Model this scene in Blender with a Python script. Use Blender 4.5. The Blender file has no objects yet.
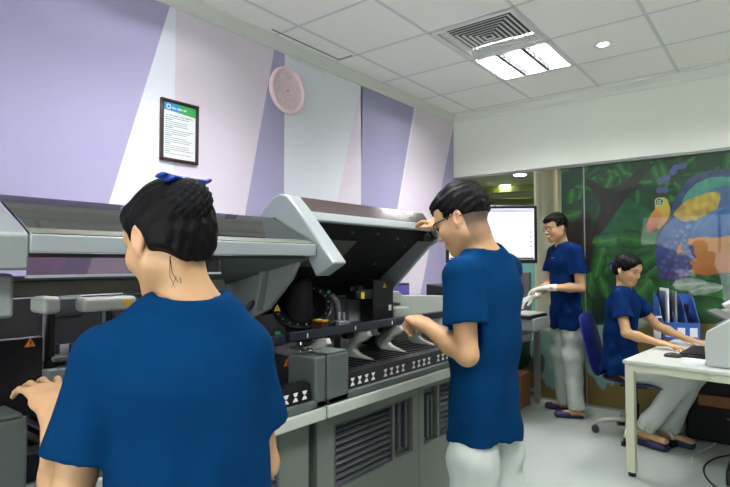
import bpy, bmesh, math, random
import numpy as np
from mathutils import Vector, Matrix, Euler
random.seed(7)
SC = bpy.context.scene
COL = SC.collection
# ------------------------------------------------------------------ camera, world, exposure
cam_d = bpy.data.cameras.new('camera'); cam = bpy.data.objects.new('camera', cam_d); COL.objects.link(cam)
cam_d.sensor_width = 36.0; cam_d.lens = 36.0*532.5/730.0; cam_d.clip_start = .05
YAW = math.radians(38.3); PIT = math.atan(18.5/532.5); CH = 1.30
cam.location = (0, 0, CH); cam.rotation_euler = (math.pi/2+PIT, 0, YAW)
SC.camera = cam
w = bpy.data.worlds.new('world'); SC.world = w; w.use_nodes = True
w.node_tree.nodes['Background'].inputs[0].default_value = (.80, .88, 1, 1)
w.node_tree.nodes['Background'].inputs[1].default_value = .25
SC.view_settings.view_transform = 'Standard'; SC.view_settings.look = 'None'
SC.view_settings.gamma = 1; SC.view_settings.use_curve_mapping = False
SC.view_settings.exposure = 0.62
LAMP = 105.0      # emission of the ceiling lamp tubes
# added fill light at the rear wall, tilted up to brighten the ceiling
_l = bpy.data.lights.new('rear_fill_light', 'AREA'); _l.shape = 'RECTANGLE'; _l.size = 3.0; _l.size_y = 2.0; _l.energy = 70; _l.color = (.93, .98, 1)
_o = bpy.data.objects.new('rear_fill_light', _l); COL.objects.link(_o); _o.location = (-.9, -2.17, 1.35); _o.rotation_euler = (math.radians(116), 0, 0)
# pixel to point on a plane (only used to read measured coordinates off the photograph)
_F = (-math.sin(YAW)*math.cos(PIT), math.cos(YAW)*math.cos(PIT), math.sin(PIT))
_R = (math.cos(YAW), math.sin(YAW), 0)
_U = (math.sin(YAW)*math.sin(PIT), -math.cos(YAW)*math.sin(PIT), math.cos(PIT))
def ray(px, py):
    a = (px-365)/532.5; b = (243.5-py)/532.5
    return [_F[i]+a*_R[i]+b*_U[i] for i in range(3)]
def on_y(px, py, y):
    d = ray(px, py); t = y/d[1]; return (t*d[0], CH+t*d[2])
# ------------------------------------------------------------------ materials
def srgb(r, g, b):
    return tuple((c/255/12.92 if c/255 <= .04045 else ((c/255+.055)/1.055)**2.4) for c in (r, g, b))+(1,)
def mat(name, rgb, rough=.5, metal=0, noise=0, nscale=20, bump=0, bscale=60, spec=.5, sss=0, coat=0, vcol=False, emit=0):
    m = bpy.data.materials.new(name); m.use_nodes = True; nt = m.node_tree; b = nt.nodes['Principled BSDF']
    c = srgb(*rgb)
    b.inputs['Base Color'].default_value = c; b.inputs['Roughness'].default_value = rough
    b.inputs['Metallic'].default_value = metal; b.inputs['Specular IOR Level'].default_value = spec
    if coat: b.inputs['Coat Weight'].default_value = coat
    if sss:
        b.inputs['Subsurface Weight'].default_value = sss; b.inputs['Subsurface Radius'].default_value = (.012, .004, .002); b.inputs['Subsurface Scale'].default_value = 1
    if emit: b.inputs['Emission Color'].default_value = c; b.inputs['Emission Strength'].default_value = emit
    tc = nt.nodes.new('ShaderNodeTexCoord')
    if vcol:
        a = nt.nodes.new('ShaderNodeAttribute'); a.attribute_name = 'Col'; nt.links.new(a.outputs['Color'], b.inputs['Base Color'])
    elif noise:
        n = nt.nodes.new('ShaderNodeTexNoise'); n.inputs['Scale'].default_value = nscale; n.inputs['Detail'].default_value = 5
        mx = nt.nodes.new('ShaderNodeMix'); mx.data_type = 'RGBA'
        nt.links.new(tc.outputs['Object'], n.inputs['Vector']); nt.links.new(n.outputs['Fac'], mx.inputs[0])
        mx.inputs[6].default_value = tuple(v*(1-noise) for v in c[:3])+(1,); mx.inputs[7].default_value = tuple(min(1, v*(1+noise)) for v in c[:3])+(1,)
        nt.links.new(mx.outputs[2], b.inputs['Base Color'])
    if bump:
        n2 = nt.nodes.new('ShaderNodeTexNoise'); n2.inputs['Scale'].default_value = bscale; n2.inputs['Detail'].default_value = 4
        bp = nt.nodes.new('ShaderNodeBump'); bp.inputs['Strength'].default_value = bump; bp.inputs['Distance'].default_value = .03 if name.startswith('scrub') else .01
        nt.links.new(tc.outputs['Object'], n2.inputs['Vector']); nt.links.new(n2.outputs['Fac'], bp.inputs['Height']); nt.links.new(bp.outputs['Normal'], b.inputs['Normal'])
    return m
def glass(name, rgb, refl=1.0, rough=0.0, ior=1.45):
    m = bpy.data.materials.new(name); m.use_nodes = True; nt = m.node_tree; nt.nodes.clear()
    o = nt.nodes.new('ShaderNodeOutputMaterial'); mx = nt.nodes.new('ShaderNodeMixShader')
    t = nt.nodes.new('ShaderNodeBsdfTransparent'); t.inputs[0].default_value = srgb(*rgb)
    g = nt.nodes.new('ShaderNodeBsdfGlossy'); g.inputs['Roughness'].default_value = rough
    f = nt.nodes.new('ShaderNodeFresnel'); f.inputs[0].default_value = ior
    ml = nt.nodes.new('ShaderNodeMath'); ml.operation = 'MULTIPLY'; ml.inputs[1].default_value = refl
    nt.links.new(f.outputs[0], ml.inputs[0]); nt.links.new(ml.outputs[0], mx.inputs[0])
    nt.links.new(t.outputs[0], mx.inputs[1]); nt.links.new(g.outputs[0], mx.inputs[2]); nt.links.new(mx.outputs[0], o.inputs[0])
    return m
M = dict(
 white=mat('white_paint', (226, 226, 220), .5, noise=.03), tile=mat('ceiling_tile', (246, 245, 236), .9, noise=.03, nscale=60, bump=.15, bscale=200),
 tbar=mat('ceiling_grid', (214, 217, 214), .5), beigewall=mat('beige_wall', (230, 234, 220), .8, noise=.02, bump=.05, bscale=90),
 w_lav=mat('wall_lavender', (174, 168, 202), .75, noise=.02, bump=.04, bscale=120), w_white=mat('wall_pale', (236, 238, 246), .75, noise=.02, bump=.04, bscale=120),
 w_pink=mat('wall_pink', (232, 220, 232), .75, noise=.02, bump=.04, bscale=120), w_purp=mat('wall_purple', (164, 160, 192), .75, noise=.02, bump=.04, bscale=120),
 floor=mat('floor_vinyl', (176, 184, 176), .32, noise=.05, nscale=9), trim=mat('trim_white', (222, 224, 214), .45),
 alu=mat('aluminium', (170, 172, 172), .35, metal=.7), chrome=mat('chrome', (215, 215, 215), .12, metal=1),
 mgrey=mat('machine_mid_grey', (78, 85, 82), .45, noise=.02), mdark=mat('machine_dark_grey', (66, 70, 74), .5), mlight=mat('machine_light_grey', (132, 139, 136), .4, noise=.02),
 mcab=mat('machine_cabinet_grey', (98, 106, 96), .5, noise=.02), silver=mat('silver_paint', (158, 166, 166), .35, metal=.2), cream=mat('cream_plastic', (184, 190, 178), .4),
 black=mat('black_plastic', (14, 14, 17), .35), bmatte=mat('black_matte', (9, 9, 11), .8), bblue=mat('dark_blue_black', (24, 28, 42), .35),
 tan=mat('olive_beam', (80, 80, 68), .5), yellow=mat('warning_yellow', (235, 190, 40), .5), orange=mat('warning_orange', (230, 120, 30), .5), led=mat('blue_led', (90, 150, 255), .4, emit=6),
 green=mat('green_plastic', (30, 150, 95), .3), red=mat('red_brown_label', (72, 30, 27), .5), mark=mat('white_print', (228, 228, 226), .5),
 pinkp=mat('pink_plastic', (252, 222, 228), .35), pinkf=mat('pink_clock_face', (246, 216, 224), .5), wood=mat('dark_frame_wood', (48, 28, 26), .35, noise=.2),
 paper=mat('paper', (236, 238, 238), .6), teal=mat('poster_blue', (50, 150, 205), .5), pgreen=mat('poster_green', (60, 165, 90), .5), ptext=mat('poster_text', (120, 130, 135), .6), ptext2=mat('poster_heading', (60, 150, 140), .6),
 fabric_w=mat('white_trousers', (190, 197, 189), .85, noise=.02, bump=.12, bscale=9), blue=mat('scrub_blue', (5, 46, 84), .95, noise=.06, nscale=6, bump=.5, bscale=5, spec=.04),
 blue2=mat('scrub_blue_dark', (5, 32, 76), .9, noise=.12, nscale=6, bump=.3, bscale=7, spec=.06),
 skin=mat('skin', (214, 168, 140), .5, vcol=True, sss=.0, spec=.35), hair=mat('black_hair', (8, 6, 7), .55, bump=.12, bscale=140, spec=.12),
 net=mat('hair_net', (13, 13, 15), .8, spec=.2), bow=mat('blue_satin', (30, 62, 150), .35), glove=mat('white_glove', (226, 224, 214), .6, bump=.2, bscale=40),
 deskt=mat('desk_white', (196, 201, 190), .35, noise=.02), deskf=mat('desk_frame_cream', (196, 198, 172), .45), chairb=mat('chair_blue', (28, 30, 104), .4), chairm=mat('chair_metal', (190, 188, 176), .3, metal=.3),
 rackb=mat('file_rack_blue', (56, 92, 170), .4), phone=mat('phone_grey', (150, 150, 146), .4), printer=mat('printer_white', (186, 192, 186), .4), brown=mat('cardboard', (128, 84, 46), .8, noise=.1), slip=mat('slipper_navy', (30, 28, 72), .6),
 screen=mat('screen_white', (205, 206, 220), .4, emit=.62), screen2=mat('screen_line', (176, 178, 196), .4, emit=.4), lamp=mat('lamp_tube', (250, 250, 255), .4, emit=LAMP), spot=mat('downlight', (255, 250, 235), .4, emit=25), spot2=mat('corridor_lamp', (255, 246, 225), .4, emit=100),
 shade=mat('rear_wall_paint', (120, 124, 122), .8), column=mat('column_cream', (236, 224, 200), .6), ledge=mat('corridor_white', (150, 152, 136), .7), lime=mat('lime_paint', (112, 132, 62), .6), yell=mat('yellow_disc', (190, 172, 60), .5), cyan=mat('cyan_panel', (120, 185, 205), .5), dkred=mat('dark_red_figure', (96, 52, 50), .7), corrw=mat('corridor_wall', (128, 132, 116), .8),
 glass=glass('partition_glass', (244, 248, 245), .42), louv=mat('louvre_metal', (34, 36, 38), .5), smoke=glass('smoked_window', (188, 176, 184), 2.2), clear=glass('clear_plastic', (222, 228, 234), .5, .2), lens=glass('spectacle_lens', (248, 250, 252), .35),
 gpurp=mat('grey_purple', (104, 98, 118), .6), purpscr=mat('purple_panel', (96, 84, 168), .4), ocher=mat('ocher', (190, 150, 70), .6), vmural=mat('mural_paint', (60, 90, 60), .55, vcol=True),
)
# ------------------------------------------------------------------ object helpers
def link(name, me, parent=None):
    o = bpy.data.objects.new(name, me); COL.objects.link(o)
    if parent is not None:
        o.parent = parent
        o.matrix_parent_inverse = Matrix.Identity(4)
        p = parent; T = Vector((0, 0, 0))
        while p: T += p.location; p = p.parent
        o.location = -T if parent.rotation_euler.z == 0 else (0, 0, 0)
    return o
def tag(o, label, cat, group=None):
    o['label'] = label; o['category'] = cat
    if group: o['group'] = group
    return o
def thing(name, label, cat, loc=(0, 0, 0), group=None):
    o = bpy.data.objects.new(name, None); o.empty_display_size = .05; COL.objects.link(o); o.location = loc
    return tag(o, label, cat, group)
class MB:
    """collects world-space shapes in one mesh"""
    def __init__(s): s.bm = bmesh.new(); s.X = Matrix.Identity(4)
    def _t(s, vs):
        for v in vs: v.co = s.X @ v.co
    def box(s, x0, x1, y0, y1, z0, z1, R=None, c=None):
        r = bmesh.ops.create_cube(s.bm, size=1)['verts']
        for v in r: v.co = Vector(((x0+x1)/2+v.co.x*(x1-x0), (y0+y1)/2+v.co.y*(y1-y0), (z0+z1)/2+v.co.z*(z1-z0)))
        if R is not None:
            c = Vector(c) if c else Vector(((x0+x1)/2, (y0+y1)/2, (z0+z1)/2))
            for v in r: v.co = R @ (v.co-c)+c
        s._t(r); return s
    def cyl(s, a, b, r, r2=None, n=20):
        a = Vector(a); b = Vector(b); d = b-a
        q = bmesh.ops.create_cone(s.bm, cap_ends=True, segments=n, radius1=r, radius2=r if r2 is None else r2, depth=d.length)['verts']
        R = d.to_track_quat('Z', 'Y').to_matrix(); c = (a+b)/2
        for v in q: v.co = R @ v.co+c
        s._t(q); return s
    def sph(s, c, r, sx=1, sy=1, sz=1, n=16):
        q = bmesh.ops.create_uvsphere(s.bm, u_segments=n, v_segments=max(6, n//2), radius=r)['verts']
        for v in q: v.co = Vector((v.co.x*sx, v.co.y*sy, v.co.z*sz))+Vector(c)
        s._t(q); return s
    def tube(s, pts, r, n=8):
        pts = [Vector(p) for p in pts]; rings = []
        rr = r if hasattr(r, '__len__') else [r]*len(pts)
        up = None
        for i, p in enumerate(pts):
            d = (pts[min(i+1, len(pts)-1)]-pts[max(i-1, 0)]).normalized()
            if up is None: up = d.orthogonal().normalized()
            up = (up-d*up.dot(d)).normalized(); sd = d.cross(up)
            rings.append([s.bm.verts.new(s.X @ (p+(up*math.cos(k*2*math.pi/n)+sd*math.sin(k*2*math.pi/n))*rr[i])) for k in range(n)])
        for a, b in zip(rings, rings[1:]):
            for k in range(n): s.bm.faces.new((a[k], a[(k+1) % n], b[(k+1) % n], b[k]))
        s.bm.faces.new(rings[0][::-1]); s.bm.faces.new(rings[-1]); return s
    def prism(s, poly, axis, a, b):
        """poly of 2-D points extruded along axis from a to b; x: (y,z)  y: (x,z)  z: (x,y)"""
        def P(p, t): return s.X @ Vector({'x': (t, p[0], p[1]), 'y': (p[0], t, p[1]), 'z': (p[0], p[1], t)}[axis])
        A = [s.bm.verts.new(P(p, a)) for p in poly]; B = [s.bm.verts.new(P(p, b)) for p in poly]; n = len(poly)
        s.bm.faces.new(A); s.bm.faces.new(B[::-1])
        for i in range(n): s.bm.faces.new((A[i], B[i], B[(i+1) % n], A[(i+1) % n]))
        return s
    def loft(s, rings, cap=True):
        R = [[s.bm.verts.new(s.X @ Vector(p)) for p in r] for r in rings]; n = len(R[0])
        for a, b in zip(R, R[1:]):
            for k in range(n): s.bm.faces.new((a[k], a[(k+1) % n], b[(k+1) % n], b[k]))
        if cap: s.bm.faces.new(R[0][::-1]); s.bm.faces.new(R[-1])
        return s
    def lathe(s, prof, c=(0, 0, 0), n=32, R=None):
        R = R or Matrix.Identity(3); c = Vector(c)
        return s.loft([[c+R @ Vector((r*math.cos(2*math.pi*k/n), r*math.sin(2*math.pi*k/n), z)) for k in range(n)] for r, z in prof])
    def quad(s, *ps): s.bm.faces.new([s.bm.verts.new(s.X @ Vector(p)) for p in ps]); return s
    def build(s, name, m, parent=None, bevel=0, smooth=False, seg=2, subsurf=0, keep=False):
        bmesh.ops.recalc_face_normals(s.bm, faces=s.bm.faces) if not keep else None
        me = bpy.data.meshes.new(name); s.bm.to_mesh(me); s.bm.free()
        for mm in (m if isinstance(m, (list, tuple)) else [m]): me.materials.append(mm)
        o = link(name, me, parent)
        if bevel:
            b = o.modifiers.new('bevel', 'BEVEL'); b.width = bevel; b.segments = seg; b.limit_method = 'ANGLE'; b.angle_limit = .6
        if subsurf: q = o.modifiers.new('sub', 'SUBSURF'); q.levels = q.render_levels = subsurf
        if smooth or bevel:
            for p in me.polygons: p.use_smooth = True
            if bevel or smooth == 'auto':
                try: me.set_sharp_from_angle(angle=.6)
                except Exception: pass
        return o
def kind(o, k='structure'): o['kind'] = k; return o
# ------------------------------------------------------------------ the room
WX, WY, HC = -2.76, 5.07, 2.85     # left wall, back (glass) wall, ceiling
X1, Y0 = 2.2, -2.2                 # right wall, rear wall
FY = 14.0                           # far end of the corridor behind the glass
kind(MB().box(-6.5, X1, Y0, FY, -.05, 0).build('floor', M['floor']))
# left wall painted in slanted colour fields: one mesh, faces per field
def slant(y, z, k): return lambda zz: y+(zz-z)*k
edges = [(lambda z: Y0, 'w_lav'), (slant(1.689, 2.82, .285), 'w_white'), (lambda z: 1.715, 'w_pink'), (slant(2.457, 2.683, .209), 'w_lav'),
         (lambda z: 2.575, 'w_white'), (slant(3.401, 2.645, .30), 'w_pink'), (lambda z: 3.441, 'w_purp'), (slant(4.269, 2.825, .286), 'w_white'),
         (slant(4.30, 2.82, .30), 'w_pink'), (slant(5.06, 2.85, .38), 'w_lav'), (lambda z: WY, None)]
mb = MB(); mats = []
zs = [0, .95, 1.9, HC]
for (f, m), (g, _) in zip(edges, edges[1:]):
    for a, b in zip(zs, zs[1:]):
        mb.bm.faces.new([mb.bm.verts.new(p) for p in ((WX, f(a), a), (WX, max(f(a), g(a)), a), (WX, max(f(b), g(b)), b), (WX, f(b), b))]); mats.append(['w_lav', 'w_white', 'w_pink', 'w_purp'].index(m))
n0 = len(mats)
mb.box(WX-.1, WX-.001, Y0-.1, WY+.1, 0, HC+.2)
o = mb.build('wall_left', [M['w_lav'], M['w_white'], M['w_pink'], M['w_purp']], keep=True)
for p, k in zip(o.data.polygons, mats): p.material_index = k
kind(o)
kind(MB().box(WX-.1, X1+.1, WY-.05, WY+.05, 2.2, HC+.2).box(-.0+.9, X1, WY-.05, WY+.05, 0, 2.2).build('wall_back', M['beigewall']))
kind(MB().box(X1, X1+.1, Y0, FY, 0, HC+.2).build('wall_right', M['shade']))
kind(MB().box(WX-.1, X1+.1, Y0-.1, Y0, 0, .33).box(WX-.1, X1+.1, Y0-.1, Y0, 2.37, HC+.2).box(WX-.1, -2.42, Y0-.1, Y0, .33, 2.37).box(1.82, X1+.1, Y0-.1, Y0, .33, 2.37).build('wall_rear', M['shade']))
t = kind(MB().box(-2.42, 1.82, Y0-.07, Y0-.062, .33, 2.37).build('added_window', M['glass']))  # unseen window, added with its frame to go with the rear fill light
m = MB()
for x in (-2.42, -1.02, .38, 1.78): m.box(x, x+.04, Y0-.09, Y0-.04, .33, 2.37)
m.box(-2.42, 1.82, Y0-.09, Y0-.04, .33, .37).box(-2.42, 1.82, Y0-.09, Y0-.04, 2.33, 2.37).build('window_frame', M['alu'], t)
# ceiling tiles, with openings for the lamps and the air diffuser
gx = [WX, -2.48]+[-1.87+.607*i for i in range(7)]; gx = [v for v in gx if v < X1]+[X1]
gy = [Y0]+[3.05+.614*i for i in range(-8, 4)]+[WY]
def cell(x, y):
    for i in range(len(gx)-1):
        if gx[i] <= x < gx[i+1]: break
    for j in range(len(gy)-1):
        if gy[j] <= y < gy[j+1]: break
    return i, j
lamp_at = [(-1.6, 3.9), (-1.6, 1.5), (.2, 1.5), (.2, 3.9), (.2, -.4)]
lamp_cells = [cell(*p) for p in lamp_at]; vent_cell = cell(-1.6, 3.3)
mb = MB(); g = .008
for i in range(len(gx)-1):
    for j in range(len(gy)-1):
        if (i, j) in lamp_cells or (i, j) == vent_cell: continue
        mb.box(gx[i]+g, gx[i+1]-g, gy[j]+g, gy[j+1]-g, HC, HC+.012)
mb.box(WX, X1, Y0, WY, HC+.16, HC+.18)
kind(mb.build('ceiling', M['tile'], bevel=.002))
mb = MB()
for x in gx[1:-1]: mb.box(x-.011, x+.011, Y0, WY, HC-.002, HC+.01)
for y in gy[1:-1]: mb.box(WX, X1, y-.011, y+.011, HC-.002, HC+.01)
kind(mb.build('trim_1', M['tbar']))
def cornice(ax, a, b, x, sg):
    pr = [(0, -.075), (.012*sg, -.075), (.018*sg, -.05), (.05*sg, -.018), (.062*sg, -.012), (.062*sg, 0), (0, 0)]
    m = MB(); m.prism([(x+p, HC+q) for p, q in pr], ax, a, b); return m
kind(cornice('y', Y0, WY-.05, WX, 1).build('trim_2', M['trim']))
kind(cornice('x', WX, X1, WY-.05, -1).build('trim_3', M['trim']))
kind(MB().box(WX, WX+.004, 2.62, 3.0, HC-.0905, HC-.088).build('trim_4', M['tbar']))
# access slit beside the cornice
tag(MB().box(-2.655, -2.648, 2.36, 3.03, HC-.004, HC+.002).box(-2.655, -2.52, 3.03, 3.036, HC-.004, HC+.002).build('access_slit', M['mdark']), 'thin dark access panel slit in the ceiling beside the cornice above the pink clock', 'ceiling panel')
# recessed louvred lamps
def louvre_lamp(i, j, label):
    x0, x1, y0, y1 = gx[i]+.012, gx[i+1]-.012, gy[j]+.012, gy[j+1]-.012
    t = thing('louvre_lamp', label, 'ceiling lamp', ((x0+x1)/2, (y0+y1)/2, HC), 'recessed louvred ceiling lamps')
    m = MB()
    for a in ((x0, x0+.02, y0, y1), (x1-.02, x1, y0, y1), (x0, x1, y0, y0+.02), (x0, x1, y1-.02, y1)): m.box(*a, HC-.004, HC+.075)
    m.box(x0, x1, y0, y1, HC+.09, HC+.10)
    m.build('lamp_housing', M['white'], t)
    m = MB()
    for k in range(3):
        xx = x0+(x1-x0)*(k+.5)/3; m.cyl((xx, y0+.03, HC+.055), (xx, y1-.03, HC+.055), .026, n=12)
    m.build('lamp_tube', M['lamp'], t, smooth='auto')
    m = MB()
    for k in range(1, 3): m.box(x0+(x1-x0)*k/3-.012, x0+(x1-x0)*k/3+.012, y0+.02, y1-.02, HC-.002, HC+.03)
    for k in range(1, 10): yy = y0+(y1-y0)*k/10; m.box(x0+.02, x1-.02, yy-.0025, yy+.0025, HC-.001, HC+.024)
    m.build('louvre_grid', M['louv'], t)
louvre_lamp(*lamp_cells[0], 'lit recessed square louvred ceiling lamp next to the air vent, the one in view')
for k, c in enumerate(lamp_cells[1:]): louvre_lamp(*c, 'lit square louvred ceiling lamp, %s' % ('out of frame above the grey analyser', 'in the middle of the room out of frame', 'out of frame right of the downlight', 'at the rear of the room out of frame')[k])
# air diffuser
i, j = vent_cell; x0, x1, y0, y1 = gx[i]+.012, gx[i+1]-.012, gy[j]+.012, gy[j+1]-.012; cx, cy = (x0+x1)/2, (y0+y1)/2
t = thing('air_diffuser', 'square white four-way air conditioning vent with nested louvres in the ceiling', 'air vent', (cx, cy, HC))
m = MB(); H2 = (x1-x0)/2
def sq(h, z): return [(cx-h, cy-h, z), (cx+h, cy-h, z), (cx+h, cy+h, z), (cx-h, cy+h, z)]
m.loft([sq(H2, HC-.004), sq(H2-.03, HC-.008), sq(H2-.04, HC+.01), sq(H2, HC+.01)], cap=False).build('vent_frame', M['white'], t)
m = MB().box(x0+.02, x1-.02, y0+.02, y1-.02, HC+.07, HC+.075); m.build('duct_back', M['mdark'], t)
for k in range(7):
    h = H2-.05-k*.034
    MB().loft([sq(h, HC-.006), sq(h-.016, HC-.003), sq(h-.016, HC-.0045), sq(h, HC-.0075)], cap=False).build('louvre_blade', M['white'], t)
# downlights
for (x, y, lb) in ((-.987, 3.982, 'small round lit downlight in the ceiling right of the louvred lamp'),):
    t = thing('downlight', lb, 'ceiling lamp', (x, y, HC))
    MB().lathe([(.04, .0), (.062, -.002), (.062, -.006), (.05, -.010), (.038, -.004)], (x, y, HC), 28).build('bezel', M['white'], t, smooth=True)
    MB().cyl((x, y, HC-.006), (x, y, HC-.003), .036).build('diffuser', M['spot'], t)
# glass partition
t = thing('window_1', '', '', (WX, WY, 0)); kind(t); del t['label'], t['category']
seams = [WX+.03, -1.44, -.13, .88]
for a, b in zip(seams, seams[1:]): MB().box(a+.002, b-.002, WY-.006, WY+.006, .012, 2.185).build('pane', M['glass'], t)
m = MB().box(WX, .9, WY-.022, WY+.022, 2.183, 2.202).box(WX, .9, WY-.015, WY+.015, 0, .014).box(WX+.0, WX+.03, WY-.02, WY+.02, 0, 2.19)
for s in seams[1:-1]: m.box(s-.004, s+.004, WY-.009, WY+.009, .012, 2.185)
m.build('window_frame', M['alu'], t)
# ---- mural film on the glass: painted into a fine colour grid
def mural():
    h = .0075; xs = np.arange(-2.72, .90, h); zz = np.arange(.012, 2.18, h); X, Z = np.meshgrid(xs, zz)
    rs = np.random.RandomState(3)
    def nz(s, seed=0):
        r = np.random.RandomState(seed); v = 0*X
        for k in range(7):
            a = r.uniform(0, 6.28); f = s*r.uniform(.6, 1.7); v = v+np.sin((X*math.cos(a)+Z*math.sin(a))*f+r.uniform(0, 6.28)+1.3*np.sin(X*f*.6+Z*f*.4*r.uniform(-1, 1)+r.uniform(0, 6)))
        return v/7
    lin = lambda c: np.array(srgb(*c)[:3])
    C = np.zeros(X.shape+(3,)); n1 = nz(5, 1); n2 = nz(16, 2); n3 = nz(45, 4)
    C[:] = lin((22, 52, 34)); a = np.clip(n1*1.2+.5, 0, 1)[..., None]; C = C*(1-a)+lin((38, 84, 44))*a
    up = np.clip((Z-1.75)*4+n1, 0, 1)[..., None]; C = C*(1-up*.8)+lin((38, 66, 46))*up*.8
    C *= (1+.25*n2+.2*n3)[..., None]
    # coordinates of the drawing are read in photo pixels, then laid on the wall plane
    def q(pts): return [on_y(px, py, WY+.02) for px, py in pts]
    def inside(P):
        r = np.zeros(X.shape, bool); n = len(P)
        for i in range(n):
            (xa, za), (xb, zb) = P[i], P[(i+1) % n]
            if za == zb: continue
            cnd = ((za > Z) != (zb > Z)) & (X < (xb-xa)*(Z-za)/(zb-za)+xa); r ^= cnd
        return r
    def sm(P, it=2):
        for _ in range(it):
            Q = []
            for i in range(len(P)):
                a, b = P[i], P[(i+1) % len(P)]
                Q += [(a[0]*.75+b[0]*.25, a[1]*.75+b[1]*.25), (a[0]*.25+b[0]*.75, a[1]*.25+b[1]*.75)]
            P = Q
        return P
    def paint(pts, c1, c2=None, smooth=True, var=.25, px=True, tex=None):
        P = q(pts) if px else pts
        if smooth: P = sm(P)
        I = inside(P); zc = np.array([p[1] for p in P]); g = np.clip((Z-zc.min())/(np.ptp(zc)+1e-6), 0, 1)[..., None]
        col = lin(c1)*g+lin(c2 or c1)*(1-g); col = col*(1+var*(n3 if tex is None else tex))[..., None]
        C[I] = col[I]
    def leaf(px, py, L, W, ang, c1, c2):
        cx, cz = on_y(px, py, WY+.02); ca, sa = math.cos(ang), math.sin(ang)
        u = (X-cx)*ca+(Z-cz)*sa; v = -(X-cx)*sa+(Z-cz)*ca; wd = W*np.sqrt(np.clip(1-(u/L)**2, 0, 1))*(1-.25*u/L)
        I = (np.abs(v) < wd) & (np.abs(u) < L); g = np.clip(np.abs(v)/(W+1e-6), 0, 1)[..., None]
        col = (lin(c2)*(1-g)+lin(c1)*g)*(1+.2*n3+.15*np.sin(u*60+np.abs(v)*40))[..., None]; rib = (np.abs(v) < .006)
        col[rib] = lin(c2)*1.3; C[I] = col[I]
    G = [((20, 60, 30), (52, 122, 48)), ((26, 78, 40), (72, 140, 56)), ((14, 46, 26), (36, 92, 44)), ((18, 66, 52), (48, 120, 88))]
    for k in range(150):      # undergrowth
        px = rs.uniform(560, 900); py = rs.uniform(225, 420); L = rs.uniform(.08, .22)
        leaf(px, py, L, L*rs.uniform(.35, .6), rs.uniform(-.8, 2.4), *G[rs.randint(4)])
    for k in range(60):
        leaf(rs.uniform(560, 760), rs.uniform(160, 200), rs.uniform(.05, .12), rs.uniform(.03, .05), rs.uniform(0, 3), *G[rs.choice([0, 2])])
    paint([(600, 190), (625, 196), (660, 215), (655, 255), (620, 262), (590, 250)], (34, 92, 66), (40, 104, 50), var=.4)
    # tree
    paint([(588, 300), (592, 255), (600, 235), (622, 205), (640, 180), (660, 160), (640, 168), (622, 185), (604, 190), (590, 178), (585, 182), (604, 205), (594, 225), (584, 250), (576, 300)], (52, 38, 34), (60, 40, 34), var=.35)
    paint([(563, 205), (580, 208), (592, 212), (594, 240), (590, 268), (575, 262), (563, 240)], (64, 44, 40), (52, 36, 30), var=.4)
    paint([(604, 200), (640, 190), (646, 182), (628, 186), (606, 192)], (46, 36, 32), var=.3)
    for px, py, L, W, a in ((573, 215, .09, .06, .3), (590, 285, .12, .07, 1.4), (583, 300, .14, .08, 1.7), (612, 240, .16, .07, .1), (635, 240, .15, .08, -.2), (648, 268, .2, .1, .2), (655, 300, .22, .13, .5), (668, 290, .2, .12, .2), (640, 292, .14, .1, .9), (720, 300, .22, .14, -.2), (645, 262, .18, .08, .6), (600, 262, .14, .06, 1.3), (700, 310, .2, .12, .3)): leaf(px, py, L, W, a, *G[rs.randint(2)])
    # pond edge and path near the floor
    paint([(500, 380), (560, 350), (600, 345), (625, 325), (660, 315), (700, 325), (900, 330), (900, 480), (500, 430)], (176, 140, 62), (150, 112, 52), var=.2, tex=n2)
    # big fantastic bird: arcs, wing, belly, berries
    paint([(668, 232), (672, 205), (684, 182), (705, 170), (760, 166), (800, 200), (800, 230), (700, 230)], (64, 78, 128), (52, 74, 120))
    paint([(680, 215), (684, 195), (700, 180), (722, 176), (780, 180), (790, 230)], (92, 168, 150), (70, 130, 130))
    paint([(706, 196), (715, 185), (780, 186), (800, 240), (720, 240)], (92, 120, 170), (74, 96, 150))
    paint([(658, 276), (655, 250), (662, 228), (676, 216), (698, 222), (700, 250), (690, 272), (678, 282)], (60, 92, 176), (66, 48, 120), var=.3)
    paint([(678, 240), (700, 238), (760, 220), (810, 230), (800, 262), (730, 272), (705, 276), (690, 272), (677, 263)], (216, 142, 40), (206, 108, 36), var=.3, tex=n2)
    paint([(672, 214), (684, 202), (700, 195), (722, 190), (718, 210), (706, 222), (692, 220), (686, 222), (678, 219)], (222, 186, 60), (200, 150, 60), var=.5)
    for k in range(5): paint([(684+k*4, 232+k), (700+k*4, 214-k*2+4), (722+k*6, 206-k), (760, 204), (760, 224), (724+k*4, 232), (706+k*3, 239)], [(58, 112, 186), (96, 150, 206)][k % 2], (52, 88, 168))
    for k in range(46):
        px = 658+rs.uniform(0, 34); py = 226+rs.uniform(0, 52); cx, cz = on_y(px, py, WY+.02); r = .032
        if not (px-658 > (0 if py > 240 else (240-py)*1.2)): continue
        D = np.hypot(X-cx, Z-cz); I = D < r; f = (py-226)/52; c = lin((86, 128, 206))*(1-f)+lin((92, 62, 150))*f
        C[I] = (c*(1.25-D/r*.8)[..., None])[I]
    for px, py in ((667, 178), (661, 181), (673, 172), (676, 168), (683, 166), (665, 190), (660, 190)):
        cx, cz = on_y(px, py, WY+.02); D = np.hypot(X-cx, Z-cz); C[D < .028] = lin((88, 92, 160))
    paint([(655, 203), (662, 196), (669, 200), (669, 212), (663, 222), (656, 212)], (222, 196, 52), (226, 176, 44), var=.05)
    paint([(655, 208), (662, 212), (662, 222), (650, 234), (646, 230), (648, 220)], (236, 150, 44), (196, 52, 40), var=.05)
    paint([(664, 206), (670, 204), (671, 216), (660, 230), (657, 228), (662, 218)], (228, 190, 50), (206, 130, 44), var=.05)
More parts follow.
